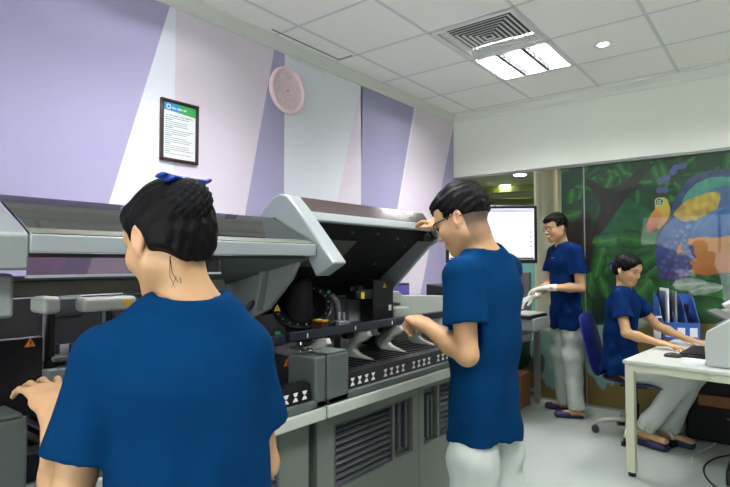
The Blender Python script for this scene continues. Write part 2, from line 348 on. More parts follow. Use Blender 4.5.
    cx, cz = on_y(659.5, 202, WY+.02); D = np.hypot(X-cx, Z-cz)
    for r, c in ((.036, (210, 214, 150)), (.026, (40, 44, 60)), (.016, (225, 225, 225)), (.009, (20, 20, 30))): C[D < r] = lin(c)
    for px, py in ((705, 288), (690, 284), (640, 322)): leaf(px, py, .12, .05, .1, (150, 160, 150), (190, 196, 186))
    # pale splashes at the floor
    splash = lambda a, b, t: [(a-8, t), (a+8, t-6), (b, t-4), (b+6, t+12), (b+4, 375), (b+2, 388), (b-4, 381), (b-8, 392), (b-14, 383), (a+8, 390), (a+4, 378), (a-6, 372), (a-10, 350)]
    for a, b, t in ((540, 562, 334), (592, 612, 330)): paint(splash(a, b, t), (168, 200, 196), (150, 186, 184), var=.04)
    for a in (536, 640): paint([(a-8, 362), (a+2, 352), (a+10, 356), (a+8, 376), (a-4, 372)], (96, 104, 106), var=.05)
    # keep the film: full height right of the joint, low band with a wavy edge left of it
    xe = on_y(563, 300, WY+.02)[0]
    top = .50+.13*np.exp(-((X+1.78)/.13)**4)+.04*np.sin(X*9)
    keep = (X > xe) | (Z < top)
    gr = C.mean(2, keepdims=True); C = np.clip((C*.86+gr*.14)*1.0, .002, 1)
    nr, nc = X.shape; kv = keep
    fk = kv[:-1, :-1] & kv[1:, :-1] & kv[:-1, 1:] & kv[1:, 1:]
    r, c = np.nonzero(fk); i = r*nc+c; F = np.stack([i, i+1, i+nc+1, i+nc], 1)
    used, inv = np.unique(F, return_inverse=True); F = inv.reshape(F.shape)
    V = np.stack([X.ravel()[used], np.full(len(used), WY+.0085), Z.ravel()[used]], 1)
    me = bpy.data.meshes.new('mural_film'); me.from_pydata(V.tolist(), [], F.tolist())
    ca = me.color_attributes.new('Col', 'FLOAT_COLOR', 'POINT'); d = np.ones((len(used), 4), np.float32); d[:, :3] = C.reshape(-1, 3)[used]; ca.data.foreach_set('color', d.ravel())
    me.materials.append(M['vmural']); o = link('mural_film', me)
    sd = o.modifiers.new('thick', 'SOLIDIFY'); sd.thickness = .0015; sd.offset = 1
    tag(o, 'jungle mural film with a big colourful bird on the glass wall', 'mural')
mural()
# ---- corridor seen through the glass
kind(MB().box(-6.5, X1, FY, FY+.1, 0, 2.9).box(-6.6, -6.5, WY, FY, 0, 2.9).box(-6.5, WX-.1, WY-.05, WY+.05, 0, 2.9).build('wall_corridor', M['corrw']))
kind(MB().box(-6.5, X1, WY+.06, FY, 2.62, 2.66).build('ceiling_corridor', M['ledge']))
tag(MB().cyl((-2.02, 5.75, 0), (-2.02, 5.75, 2.62), .135, n=40).build('round_column', M['column'], smooth='auto'), 'round cream column standing in the corridor behind the glass', 'column')
tag(MB().box(-1.86, -1.0, 5.6, 5.7, 0, 2.62).build('pilaster', M['column'], bevel=.005), 'cream wall panel in the corridor right of the round column', 'wall panel')
m = MB(); m.loft([[(-3.95+1.15*math.cos(a)*s, 9.75+1.15*math.sin(a)*s, z) for a in [2*math.pi*k/48 for k in range(48)]] for s, z in ((1, 2.615), (1, 2.50), (.8, 2.50), (.8, 2.615))], cap=False)
tag(m.build('curved_soffit', M['lime']), 'curved lime green soffit ring on the corridor ceiling', 'soffit')
tag(MB().cyl((-3.05, 11.6, 2.45), (-3.05, 11.6, 2.615), .5, n=32).build('yellow_disc', M['yell'], smooth='auto'), 'yellow round ceiling disc beyond the cream column', 'ceiling decoration')
for (px, py, lb) in ((482, 174, 'upper left'), (505, 185, 'below the upper left one'), (507, 200, 'lower left'), (524, 199, 'lower right, above its twin'), (524, 203.5, 'lowest, right of the others'), (520, 174, 'nearest the column top')):
    d = ray(px, py); tt = (2.62-CH)/d[2]; x, y = d[0]*tt, d[1]*tt
    if y < FY-.1:
        t = thing('corridor_downlight', 'round lit corridor downlight seen through the glass, '+lb, 'ceiling lamp', (x, y, 2.62), 'corridor downlights')
        MB().cyl((x, y, 2.606), (x, y, 2.62), .11, n=24).build('bezel', M['white'], t, smooth='auto')
        MB().cyl((x, y, 2.600), (x, y, 2.606), .08, n=24).build('diffuser', M['spot2'], t)
for x, y, lb in ((-.8, 6.4, 'behind the mural'), (-3.4, 6.2, 'near the striped wall end'), (-5.2, 6.0, 'farthest left, hidden behind the striped wall'), (0.6, 7.5, 'farthest right behind the mural'), (-2.2, 9.8, 'far down the corridor behind the column'), (-5.9, 9.5, 'deepest of the hidden ones')):  # out-of-view lamps added to brighten the corridor
    t = thing('corridor_downlight', 'unseen round lamp added to light the corridor, '+lb, 'ceiling lamp', (x, y, 2.62), 'added hidden corridor lamps')
    MB().cyl((x, y, 2.606), (x, y, 2.62), .15, n=24).build('bezel', M['white'], t, smooth='auto'); MB().cyl((x, y, 2.600), (x, y, 2.606), .12, n=24).build('diffuser', M['spot2'], t)
m = MB().box(-4.2, -3.3, 9.0, 9.05, .0, 1.75); tag(m.build('cyan_partition', M['cyan'], bevel=.004), 'pale cyan partition standing far down the corridor', 'partition')
tag(MB().box(-3.2, -2.95, 7.6, 7.7, 0, 1.15).build('corridor_cabinet', M['gpurp'], bevel=.01), 'grey purple cabinet in the corridor left of the column', 'cabinet')
# ------------------------------------------------------------------ the analyser: two joined units along the left wall
def hourglass(m, x, y, z, s=.011, w=.011):
    for sg in (1, -1):
        pts = [(y-w, z+sg*s*1.25), (y+w, z+sg*s*1.25), (y+w*.55, z+sg*s*.45), (y+w*.15, z+sg*s*.12), (y-w*.15, z+sg*s*.12), (y-w*.55, z+sg*s*.45)]
        m.prism(pts, 'x', x, x+.0015)
def louvres(t, y0, y1, z0, z1, n, x=-1.26):
    m = MB()
    m.box(x-.03, x-.026, y0, y1, z0, z1)
    for k in range(n):
        z = z0+(z1-z0)*(k+.5)/n; hz = (z1-z0)/n
        m.prism([(x-.024, z+hz*.30), (x-.002, z-hz*.30), (x-.002, z-hz*.42), (x-.024, z+hz*.12)], 'y', y0, y1)
    m.build('louvre_panel', M['mdark'], t)
    m = MB()
    for a in ((y0-.006, y0, z0-.006, z1+.006), (y1, y1+.006, z0-.006, z1+.006), (y0, y1, z0-.006, z0), (y0, y1, z1, z1+.006)): m.box(x-.03, x+.002, *a)
    m.build('louvre_surround', M['mdark'], t)
def cabinet(t, y0, y1, holes, gaps, x=-1.26):
    """front skin split round its recesses"""
    m = MB(); m.box(-2.3, x-.032, y0, y1, .05, .785)
    ys = sorted(set([y0, y1]+[v for h in holes for v in h[:2]]))
    for a, b in zip(ys, ys[1:]):
        c = (a+b)/2; hh = [h for h in holes if h[0] <= c <= h[1]]
        if hh: m.box(x-.032, x, a, b, .05, hh[0][2]); m.box(x-.032, x, a, b, hh[0][3], .785)
        else: m.box(x-.032, x, a, b, .05, .785)
    m.build('cabinet', M['mcab'], t)
    m = MB()
    for g_ in gaps: m.box(x-.003, x+.0008, g_-.002, g_+.002, .06, .77)
    m.build('door_gap', M['mdark'], t)
    MB().box(-2.25, x-.05, y0+.02, y1-.02, 0, .05).build('plinth', M['black'], t)
def casing(t, y0, y1, n0, n1, x=-1.20, zt=.99):
    m = MB()
    m.box(x-.12, x, y0, y1, .823, .852)
    m.box(x-.13, x, y0, n0, .823, zt); m.box(x-.13, x, n1, y1, .823, zt)
    m.build('front_casing', M['mgrey'], t, bevel=.007, seg=3)
    MB().box(x-.10, x-.002, y0, n0-.01, zt+.0, zt+.008).build('casing_cap', M['mgrey'], t, bevel=.003)
    MB().box(x-.125, x+.004, y0, y1, .782, .824).build('trim_strip', M['cream'], t, bevel=.006)
def marks(t, xs, x=-1.2135, z=.876):
    for y in xs:
        m = MB(); hourglass(m, x, y, z); m.build('hourglass_marking', M['mark'], t)
def warn(t, c, s, m='yellow', nrm=(1, 0, 0), name='warning_label'):
    c = Vector(c); n = Vector(nrm).normalized(); u = n.cross(Vector((0, 0, 1))).normalized()*-1; z = Vector((0, 0, 1))
    b = MB(); A = [c+u*-s+z*-s*.8, c+u*s+z*-s*.8, c+z*s]
    lo = [b.bm.verts.new(p) for p in A]; hi = [b.bm.verts.new(p+n*.0015) for p in A]
    b.bm.faces.new(lo); b.bm.faces.new(hi[::-1])
    for i in range(3): b.bm.faces.new((lo[i], hi[i], hi[(i+1) % 3], lo[(i+1) % 3]))
    o = b.build(name, M[m], t)
    b = MB(); R = n.to_track_quat('X', 'Z').to_matrix(); p = c+n*.0022
    b.box(p.x-.0005, p.x+.0005, p.y-s*.1, p.y+s*.1, p.z-s*.3, p.z+s*.45, R=R, c=p).box(p.x-.0005, p.x+.0005, p.y-s*.1, p.y+s*.1, p.z-s*.62, p.z-s*.42, R=R, c=p)
    b.build('warning_symbol', M['black'], o)
# ---- unit 2 (right, with the raised lid)
U2 = thing('analyzer_unit', 'grey laboratory analyser unit with its lid raised high, in front of the standing man', 'laboratory machine', (-1.75, 1.87, 0), 'analyser units')
t = U2
cabinet(t, 1.335, 2.50, [(1.42, 1.775, .50, .725), (1.79, 1.925, .50, .728), (2.014, 2.13, .50, .74), (2.145, 2.47, .50, .74)], [1.972])
louvres(t, 1.426, 1.769, .506, .719, 9); louvres(t, 2.15, 2.464, .506, .734, 9)
for a, b in ((1.79, 1.925), (2.014, 2.13)):
    MB().box(-1.29, -1.284, a, b, .50, .735).build('handle_recess', M['mgrey'], t)
    MB().box(-1.284, -1.264, a+.03, a+.05, .52, .71).box(-1.284, -1.264, b-.05, b-.035, .52, .71).build('door_handle', M['mdark'], t, bevel=.004)
casing(t, 1.32, 2.52, 1.43, 2.44)
# interior tub
MB().box(-2.3, -1.225, 1.335, 2.50, .79, .835).box(-2.3, -2.26, 1.335, 2.50, .835, 1.06).box(-2.3, -1.34, 1.335, 1.36, .835, .96).build('interior_tub', M['bmatte'], t)
MB().prism([(-1.214, .852), (-1.222, .908), (-1.26, .912), (-1.26, .845)], 'y', 1.432, 2.438).build('rack_front', M['black'], t, bevel=.002)
marks(t, [1.465+.04*k+.075*(k//4)*.5 for k in range(20) if 1.465+.04*k+.0375*(k//4) < 2.41])
m = MB()
for k in range(24):
    y = 1.45+k*.041
    if y < 2.42: m.box(-1.62, -1.262, y, y+.022, .84, .897)
m.build('rack_lane', M['black'], t, bevel=.003)
MB().box(-1.425, -1.395, 1.337, 2.50, 1.012, 1.046).build('front_rail', M['bblue'], t, bevel=.004)
for y in (1.42, 1.70, 1.96, 2.22): MB().box(-1.3955, -1.3935, y, y+.006, 1.02, 1.036).build('rail_marker', M['mark'], t)
m_prof = [(-1.375, 1.010), (-1.42, 1.004), (-1.472, .968), (-1.508, .935), (-1.508, .908), (-1.47, .888), (-1.35, .858), (-1.316, .860), (-1.314, .880), (-1.345, .890), (-1.430, .915), (-1.448, .930), (-1.420, .958), (-1.385, .972), (-1.365, .990)]
for y in (1.50, 1.755, 2.00, 2.26):
    MB().prism(m_prof, 'y', y, y+.026).build('hook_bracket', M['cream'], t, bevel=.004)
for y in (1.44, 1.70, 1.945, 2.20): MB().cyl((-1.45, y, .995), (-1.45, y+.045, .995), .016, n=14).build('roller', M['black'], t, smooth='auto')
# carousel
R = Matrix.Rotation(math.radians(42), 3, Vector((.7, .7, 0)))
cc = Vector((-1.68, 1.68, 1.095))
c1 = MB().lathe([(.06, -.05), (.10, -.045), (.130, .0), (.132, .020), (.126, .024), (.104, .020), (.098, .006), (.07, -.012), (.06, -.02)], cc, 48, R).build('reagent_carousel', M['black'], t, smooth='auto')
for k in range(20):
    a = k*math.pi/10; m = MB(); m.lathe([(.003, 0), (.004, .004), (.002, .006), (0.0005, .006)], cc+R @ Vector((.115*math.cos(a), .115*math.sin(a), .020)), 10, R); m.build('carousel_bolt', M['silver'], c1, smooth='auto')
m = MB(); m.loft([[cc+Vector((-.02, 0, .02))+Vector((a*.058*math.cos(q), b*.062*math.sin(q), z)) for q in [2*math.pi*k/28 for k in range(28)]] for a, b, z in ((1.0, 1.0, -.16), (1.0, 1.0, .03), (1, .92, .09), (.85, .75, .115), (.4, .35, .12))])
m.build('carousel_hood', M['bmatte'], t, smooth=True)
m = MB(); m.tube([(-1.62, 1.80, 1.15), (-1.60, 1.815, 1.12), (-1.59, 1.82, 1.05), (-1.60, 1.82, .90)], .016, 12).build('hose', M['mdark'], t, smooth=True)
MB().sph((-1.60, 1.765, 1.165), .009).build('green_knob', M['green'], t, smooth=True)
MB().cyl((-1.46, 1.335, 1.03), (-1.46, 1.335, 1.045), .010).build('green_knob', M['green'], t)
warn(t, (-1.60, 1.46, 1.115), .014, 'yellow', (.9, -.4, 0)); warn(t, (-1.35, 1.28, .955), .014, 'orange', (1, -.2, 0))
MB().box(-1.53, -1.47, 1.585, 1.618, .985, 1.058).build('sensor_block', M['red'], t, bevel=.003)
MB().box(-1.53, -1.47, 1.624, 1.67, .98, 1.055).build('sensor_block', M['bblue'], t, bevel=.003)
MB().box(-1.52, -1.47, 1.585, 1.622, 1.059, 1.065).build('sensor_cap', M['yellow'], t)
m = MB().box(-1.52, -1.47, 1.69, 1.76, 1.02, 1.05); m.cyl((-1.49, 1.71, 1.05), (-1.49, 1.71, 1.088), .005).cyl((-1.49, 1.74, 1.05), (-1.49, 1.74, 1.085), .005); m.build('valve_block', M['silver'], t, bevel=.002)
MB().box(-1.78, -1.65, 1.965, 2.20, .96, 1.125).build('grey_cover_box', M['mlight'], t, bevel=.01)
MB().box(-1.785, -1.645, 1.96, 2.205, 1.125, 1.134).build('box_lid', M['mgrey'], t, bevel=.003)
MB().box(-1.66, -1.53, 1.88, 2.06, .95, 1.012).build('tray', M['mdark'], t, bevel=.006)
m = MB().box(-1.64, -1.55, 2.035, 2.195, .90, 1.212).box(-1.63, -1.56, 1.915, 2.05, 1.125, 1.168); tw = m.build('probe_tower', M['black'], t, bevel=.006)
warn(tw, (-1.548, 2.115, 1.185), .013, 'yellow'); MB().box(-1.55, -1.548, 2.15, 2.172, 1.06, 1.088).build('tower_label', M['mark'], tw)
m = MB().cyl((-1.60, 1.93, 1.166), (-1.60, 1.93, 1.185), .018).cyl((-1.60, 1.98, 1.166), (-1.60, 1.98, 1.187), .018); m.build('motor', M['black'], t)
MB().box(-1.560, -1.557, 1.945, 1.968, 1.128, 1.158).build('yellow_label', M['yellow'], t)
MB().box(-1.66, -1.58, 2.255, 2.385, .95, 1.062).build('cream_block', M['cream'], t, bevel=.008)
m = MB(); m.prism([(2.26, 1.085), (2.26, 1.138), (2.46, 1.138), (2.50, 1.112), (2.96, 1.088), (2.96, .955), (2.48, .955), (2.47, 1.07)], 'x', -1.78, -1.70); m.build('cream_arm_cover', M['cream'], t, bevel=.006)
MB().box(-2.25, -1.45, 2.52, 3.33, .0, .93).build('side_cabinet', M['mcab'], t, bevel=.01)
# lid: side arms, window, bezel, dark underside
lid = [(-1.169, 1.297), (-1.252, 1.250), (-1.300, 1.325), (-1.395, 1.425), (-1.90, 1.01), (-1.99, 1.05), (-1.62, 1.415), (-1.545, 1.475), (-1.475, 1.535), (-1.435, 1.548), (-1.395, 1.540), (-1.340, 1.487)]
MB().prism(lid, 'y', 1.315, 1.385).build('lid_arm', M['silver'], t, bevel=.008, seg=3)
MB().prism([(-1.337, 1.432), (-1.352, 1.40), (-1.40, 1.375), (-1.74, 1.045), (-1.95, 1.03), (-1.62, 1.415), (-1.52, 1.525), (-1.45, 1.53), (-1.385, 1.49)], 'y', 2.28, 2.31).build('lid_arm', M['silver'], t, bevel=.006)
MB().prism([(-1.372, 1.487), (-1.352, 1.455), (-1.36, 1.448), (-1.40, 1.452), (-1.41, 1.487)], 'y', 1.385, 2.28).build('lid_bezel', M['silver'], t, bevel=.004)
MB().prism([(-1.385, 1.487), (-1.430, 1.545), (-1.436, 1.541), (-1.391, 1.483)], 'y', 1.385, 2.28).build('lid_window', mat('brown_smoked_panel', (74, 62, 62), .12), t)
MB().prism([(-1.430, 1.543), (-1.62, 1.42), (-1.63, 1.41), (-1.45, 1.525)], 'y', 1.385, 2.28).build('lid_back', M['silver'], t)
und = MB(); und.prism([(-1.40, 1.452), (-1.412, 1.46), (-1.91, 1.075), (-1.90, 1.055)], 'y', 1.385, 2.28)
und.build('lid_underside', M['bmatte'], t)
def on_und(u, v):  # u 0..1 along the slope, v = y ; just under the underside
    return (-1.40+(-1.90+1.40)*u+.003, v, 1.452+(1.055-1.452)*u-.003)
m = MB()
for u, v in ((.06, 1.5), (.06, 1.72), (.06, 1.9), (.1, 2.08), (.18, 2.2), (.4, 2.1), (.5, 1.8)): m.sph(on_und(u, v), .006)
m.build('underside_screw', M['mgrey'], t)
m = MB(); A = [on_und(.14, 1.42), on_und(.14, 1.80), on_und(.37, 1.80), on_und(.42, 1.76), on_und(.42, 1.42)]
lo = [m.bm.verts.new(p) for p in A]; hi = [m.bm.verts.new((p[0]+.003, p[1], p[2]-.003)) for p in A]; m.bm.faces.new(lo); m.bm.faces.new(hi[::-1])
for i in range(5): m.bm.faces.new((lo[i], hi[i], hi[(i+1) % 5], lo[(i+1) % 5]))
m.build('underside_window', mat('grey_mirror_film', (150, 150, 144), .15, metal=.6), t)
m = MB(); m.cyl((-1.37, 2.26, 1.455), (-1.34, 2.26, 1.415), .014).box(-1.40, -1.36, 2.18, 2.27, 1.40, 1.43); m.build('lid_latch', M['black'], t, bevel=.003)
# ---- unit 1 (left, lid lower)
U1 = thing('analyzer_unit', 'grey laboratory analyser with long smoked lid window, in front of the woman with bun', 'laboratory machine', (-1.75, .6, 0), 'analyser units')
t = U1
cabinet(t, -.5, 1.295, [(.80, 1.157, .42, .722)], [1.16, .5], x=-1.262); louvres(t, .806, 1.151, .426, .716, 12, x=-1.262)
casing(t, -.5, 1.312, .43, 1.262)
MB().box(-1.33, -1.30, 1.297, 1.312, .05, .78).build('joint_strip', M['mdark'], t)
MB().box(-2.3, -1.225, -.5, 1.31, .79, .835).box(-2.3, -2.26, -.5, 1.31, .835, 1.16).build('interior_tub', M['bmatte'], t)
MB().prism([(-1.214, .852), (-1.222, .908), (-1.26, .912), (-1.26, .845)], 'y', .432, 1.26).build('rack_front', M['black'], t, bevel=.002)
marks(t, [1.225-.04*k-.0375*(k//4) for k in range(18) if 1.225-.04*k-.0375*(k//4) > .45])
m = MB()
for y in (.468, .51): m.sph((-1.211, y, .876), .0035)
m.build('blue_indicator', M['led'], t)
m = MB()
for k in range(19): m.box(-1.60, -1.262, .45+k*.041, .472+k*.041, .84, .897)
m.build('rack_lane', M['black'], t, bevel=.003)
MB().box(-1.425, -1.395, 1.12, 1.308, 1.008, 1.042).build('front_rail', M['bblue'], t, bevel=.004)
m = MB(); m.box(-1.33, -1.25, 1.272, 1.30, 1.004, 1.012).cyl((-1.29, 1.285, 1.0), (-1.29, 1.285, 1.03), .005).box(-1.31, -1.27, 1.278, 1.292, 1.012, 1.022); m.build('steel_catch', M['chrome'], t)
MB().prism([(-1.245, 1.283), (-1.243, 1.358), (-1.42, 1.436), (-1.85, 1.436), (-1.85, 1.283)], 'y', -.5, .440).build('lid_arm', M['mlight'], t, bevel=.006)
MB().prism([(-1.243, 1.362), (-1.246, 1.358), (-1.42, 1.436), (-1.42, 1.442)], 'y', .441, .4435).build('chrome_edge', M['chrome'], t)
MB().box(-1.268, -1.245, .441, 1.311, 1.320, 1.360).build('lid_bezel', M['silver'], t, bevel=.004)
MB().prism([(-1.25, 1.362), (-1.272, 1.374), (-1.276, 1.370), (-1.254, 1.358)], 'y', .441, 1.305).build('window_gutter', M['tan'], t)
MB().prism([(-1.272, 1.374), (-1.455, 1.460), (-1.457, 1.456), (-1.274, 1.370)], 'y', .441, 1.305).build('lid_window', M['smoke'], t)
MB().prism([(-1.255, 1.360), (-1.455, 1.463), (-1.457, 1.455), (-1.262, 1.352)], 'y', 1.306, 1.311).build('window_end', M['tan'], t)
MB().box(-1.268, -1.250, .441, 1.26, 1.310, 1.319).build('seal_strip', M['black'], t)
MB().box(-1.262, -1.258, .441, .93, 1.272, 1.310).build('lower_window', M['smoke'], t)
MB().box(-1.270, -1.252, .441, .93, 1.266, 1.272).build('chrome_strip', M['silver'], t)
MB().prism([(-1.268, 1.318), (-1.268, 1.308), (-1.80, 1.19), (-1.80, 1.21)], 'y', .93, 1.30).build('lid_underside', M['mgrey'], t)
MB().prism([(-1.30, 1.315), (-1.345, 1.24), (-1.46, 1.13), (-1.56, 1.085), (-1.66, 1.10), (-1.80, 1.19), (-1.80, 1.22)], 'y', 1.285, 1.305).build('lid_side', M['mlight'], t, bevel=.003)
MB().prism([(-1.47, 1.27), (-1.50, 1.13), (-1.485, 1.125), (-1.45, 1.27)], 'y', 1.255, 1.285).build('lid_rib', M['mlight'], t, bevel=.002)
m = MB(); m.prism([(1.02, 1.275), (1.17, 1.275), (1.235, 1.15), (1.20, 1.15)], 'x', -1.60, -1.588); m.build('flap', M['mlight'], t, bevel=.002)
m = MB(); m.cyl((-1.60, 1.24, 1.08), (-1.52, 1.27, 1.155), .009).cyl((-1.64, 1.22, 1.045), (-1.60, 1.24, 1.08), .013); m.build('gas_strut', M['mdark'], t, smooth='auto')
MB().box(-1.66, -1.60, -.4, 1.20, 1.205, 1.250).build('cross_beam', M['tan'], t, bevel=.004)
MB().box(-1.67, -1.59, -.4, 1.20, 1.250, 1.262).build('beam_cap', M['mdark'], t)
MB().box(-1.45, -1.30, -.4, .433, 1.180, 1.275).build('corner_cover', M['mlight'], t, bevel=.008)
def arm_head(x, y0, y1, z0, z1, back, name='pipette_arm'):
    a = MB().box(x-back, x, y0, y1, z0, z1).build(name, M['cream'], t, bevel=.012, seg=4)
    yy = (y0+y1)/2; MB().cyl((x-.03, yy, .86), (x-.03, yy, z0), .017).cyl((x-.03, yy, 1.02), (x-.03, yy, 1.04), .022).build('column', M['black'], a, smooth='auto')
arm_head(-1.52, .575, .618, 1.162, 1.208, .10); arm_head(-1.52, .675, .83, 1.160, 1.200, .06)
MB().box(-1.519, -1.518, .79, .81, 1.170, 1.19).build('yellow_label', M['yellow'], t)
MB().box(-1.9, -1.80, .70, .80, 1.12, 1.19).build('grey_cover_box', M['mdark'], t, bevel=.01)
MB().box(-1.46, -1.44, -.4, .545, .93, 1.118).build('front_shield', M['black'], t, bevel=.004)
warn(t, (-1.439, .515, 1.105), .012, 'orange')
m = MB().box(-1.75, -1.50, .58, .80, .985, 1.02).box(-1.75, -1.52, .60, .85, 1.035, 1.048); m.build('sample_tray', M['mlight'], t, bevel=.004)
m = MB()
for k in range(7): m.cyl((-1.55-.03*(k % 2), .60+k*.03, 1.02), (-1.55-.03*(k % 2), .60+k*.03, 1.075), .009, n=12)
m.build('tube_holder', M['mdark'], t, smooth='auto')
m = MB()
for k in range(5): m.tube([(-1.66, .86+k*.04, 1.18), (-1.60, .87+k*.04, 1.14-.01*k), (-1.62, .90+k*.03, 1.05), (-1.58, .92+k*.04, .92)], .006, 6)
m.build('tubing', M['mdark'], t, smooth=True)
m = MB()
for k in range(3): m.cyl((-1.72, 1.02+k*.07, 1.0), (-1.72, 1.02+k*.07, 1.13), .028, n=18)
m.build('reagent_bottle', M['clear'], t, smooth='auto')
# ------------------------------------------------------------------ on the left wall
t = thing('framed_certificate', 'dark wooden frame with a printed notice under a blue green header on the striped wall', 'framed notice', (WX+.01, 1.745, 2.05))
MX = Matrix.Identity(4)
fy0, fy1, fz0, fz1 = 1.620, 1.866, 1.876, 2.232
m = MB()
for a in ((fy0, fy0+.018, fz0, fz1), (fy1-.018, fy1, fz0, fz1), (fy0, fy1, fz0, fz0+.018), (fy0, fy1, fz1-.018, fz1)): m.box(WX+.002, WX+.022, *a)
m.build('picture_frame', M['wood'], t, bevel=.004)
pp = MB().box(WX+.003, WX+.010, fy0+.016, fy1-.016, fz0+.016, fz1-.016).build('notice_sheet', M['paper'], t)
MB().prism([(fy0+.018, fz1-.062), (fy0+.018, fz1-.018), (fy0+.12, fz1-.018), (fy0+.12, fz1-.068)], 'x', WX+.0102, WX+.0112).build('header_blue', M['teal'], pp)
MB().prism([(fy0+.12, fz1-.068), (fy0+.12, fz1-.018), (fy1-.018, fz1-.018), (fy1-.018, fz1-.076)], 'x', WX+.0102, WX+.0112).build('header_green', M['pgreen'], pp)
mm = MB(); mm.lathe([(.009, 0), (.015, 0), (.015, .001), (.009, .001), (.009, 0)], (WX+.0116, fy0+.05, fz1-.042), 20, Matrix.Rotation(math.pi/2, 3, 'Y'))
for f_ in [f for f in mm.bm.faces if len(f.verts) > 4]: mm.bm.faces.remove(f_)
mm.build('round_emblem', M['paper'], pp)
m = MB(); m2 = MB(); rr = random.Random(5); z = fz1-.105; k = 0
while z > fz0+.035:
    if k % 4 == 1: m2.box(WX+.0102, WX+.011, fy0+.03, fy0+.03+rr.uniform(.03, .05), z, z+.004)
    else: m.box(WX+.0102, WX+.011, fy0+.03, fy1-.032-rr.uniform(0, .05), z, z+.0025)
    z -= .0115; k += 1
m.build('text_lines', M['ptext'], pp); m2.build('text_heading', M['ptext2'], pp)
def text(body, size, loc, rot, m, parent, name='lettering', ext=.0006):
    c = bpy.data.curves.new(name, 'FONT'); c.body = body; c.size = size; c.align_x = 'CENTER'; c.align_y = 'CENTER'; c.extrude = ext; c.resolution_u = 3
    tmp = bpy.data.objects.new('tmp', c); COL.objects.link(tmp); bpy.context.view_layer.update()
    me = bpy.data.meshes.new_from_object(tmp.evaluated_get(bpy.context.evaluated_depsgraph_get())); bpy.data.objects.remove(tmp)
    me.transform(Matrix.Translation(loc) @ rot.to_4x4()); me.materials.clear(); me.materials.append(m); return link(name, me, parent)
WR = Matrix(((0, 0, 1), (1, 0, 0), (0, 1, 0)))     # text facing +x, reading towards +y
k = MB(); rr = random.Random(8)      # the wording is too small to read in the photograph: word-shaped strokes only
for y0, y1 in ((.072, .096), (.106, .138), (.146, .168)):
    y = y0
    while y < y1: k.box(WX+.0112, WX+.0120, fy0+y, fy0+y+.0035, fz1-.052, fz1-.052+rr.uniform(.008, .013)); y += .0055
k.build('header_words', M['paper'], pp)
k = MB(); y = fy0+.04
while y < fy1-.035: k.box(WX+.0105, WX+.0112, y, y+.003, fz1-.094, fz1-.094+rr.uniform(.005, .008)); y += rr.choice([.0045, .0045, .0045, .009])
k.build('title_words', M['ptext'], pp)
# clock
cy, cz, cr = 2.588, 2.512, .168
t = thing('wall_clock', 'round pink wall clock with raised white numerals high on the striped wall', 'clock', (WX, cy, cz))
RY = Matrix.Rotation(math.pi/2, 3, 'Y')
MB().lathe([(cr-.045, .004), (cr-.006, .002), (cr, .012), (cr, .026), (cr-.008, .036), (cr-.020, .036), (cr-.028, .024), (cr-.030, .012)], (WX, cy, cz), 56, RY).build('clock_rim', M['pinkp'], t, smooth=True)
MB().cyl((WX+.001, cy, cz), (WX+.014, cy, cz), cr-.028, n=56).build('clock_face', M['pinkf'], t)
fc = MB()
for k in range(60):
    a = k*math.pi/30; p = Vector((WX+.0148, cy+math.sin(a)*(cr-.036), cz+math.cos(a)*(cr-.036))); fc.box(p.x-.0006, p.x+.0006, p.y-.0012, p.y+.0012, p.z-.004, p.z+.004, R=Matrix.Rotation(-a, 3, 'X'), c=p)
fc.build('minute_marks', M['paper'], t)
for k in range(1, 13):
    a = k*math.pi/6; text(str(k), .046, Vector((WX+.0185, cy+math.sin(a)*.104, cz+math.cos(a)*.104)), WR, M['paper'], t, 'numeral', .004)
for L, a, wd in ((.06, 1.75, .005), (.09, 2.05, .0035)):
    p = Vector((WX+.024, cy+math.sin(a)*L/2, cz+math.cos(a)*L/2)); MB().box(p.x-.001, p.x+.001, p.y-wd, p.y+wd, p.z-L/2, p.z+L/2, R=Matrix.Rotation(-a, 3, 'X'), c=p).build('clock_hand', M['pinkp'], t)
MB().cyl((WX+.018, cy, cz), (WX+.028, cy, cz), .004).build('clock_hub', M['mgrey'], t)
# ------------------------------------------------------------------ back corner: bench, monitor, keyboard, boxes
t = thing('lab_bench', 'light metal lab bench against the left wall behind the standing man', 'table', (-2.25, 4.1, 0))
MB().box(-2.70, -1.76, 3.35, 4.93, .715, .745).build('bench_top', M['deskt'], t, bevel=.004)
MB().box(-2.68, -1.80, 3.38, 4.90, .665, .715).build('bench_apron', M['alu'], t)
for x, y in ((-1.82, 4.87), (-1.82, 3.42), (-2.64, 4.87), (-2.64, 3.42)): MB().box(x-.025, x+.025, y-.025, y+.025, .02, .665).cyl((x, y, 0), (x, y, .02), .02).build('leg', M['alu'], t, bevel=.003)
MB().box(-2.66, -1.80, 4.86, 4.88, .10, .13).build('rail', M['alu'], t)
t = thing('desktop_monitor', 'large black framed monitor showing a white list on screen behind the standing man', 'monitor', (-1.80, 4.02, .745))
mc = Vector((-1.835, 3.948, 1.52)); nv = Vector((math.sin(YAW-.05), -math.cos(YAW-.05), 0)); uv = Vector((-nv.y, nv.x, 0))
Rm = Matrix((uv, nv*-1, Vector((0, 0, 1)))).transposed()
def mbx(name, m, a, b, c, d, e, f, par=None, bevel=0):
    k = MB(); k.X = Matrix.Translation(mc) @ Rm.to_4x4(); k.box(a, b, c, d, e, f); return k.build(name, m, par or t, bevel=bevel)
mbx('monitor_housing', M['black'], -.36, .36, .0, .05, -.23, .23, bevel=.006)
sc = mbx('monitor_screen', M['screen'], -.335, .335, -.003, .001, -.20, .205)
mbx('table_header', M['screen2'], -.33, .33, -.0045, -.003, .175, .20, sc); mbx('task_bar', M['mgrey'], -.33, .33, -.0045, -.003, -.198, -.185, sc)
k = MB(); k.X = Matrix.Translation(mc) @ Rm.to_4x4()
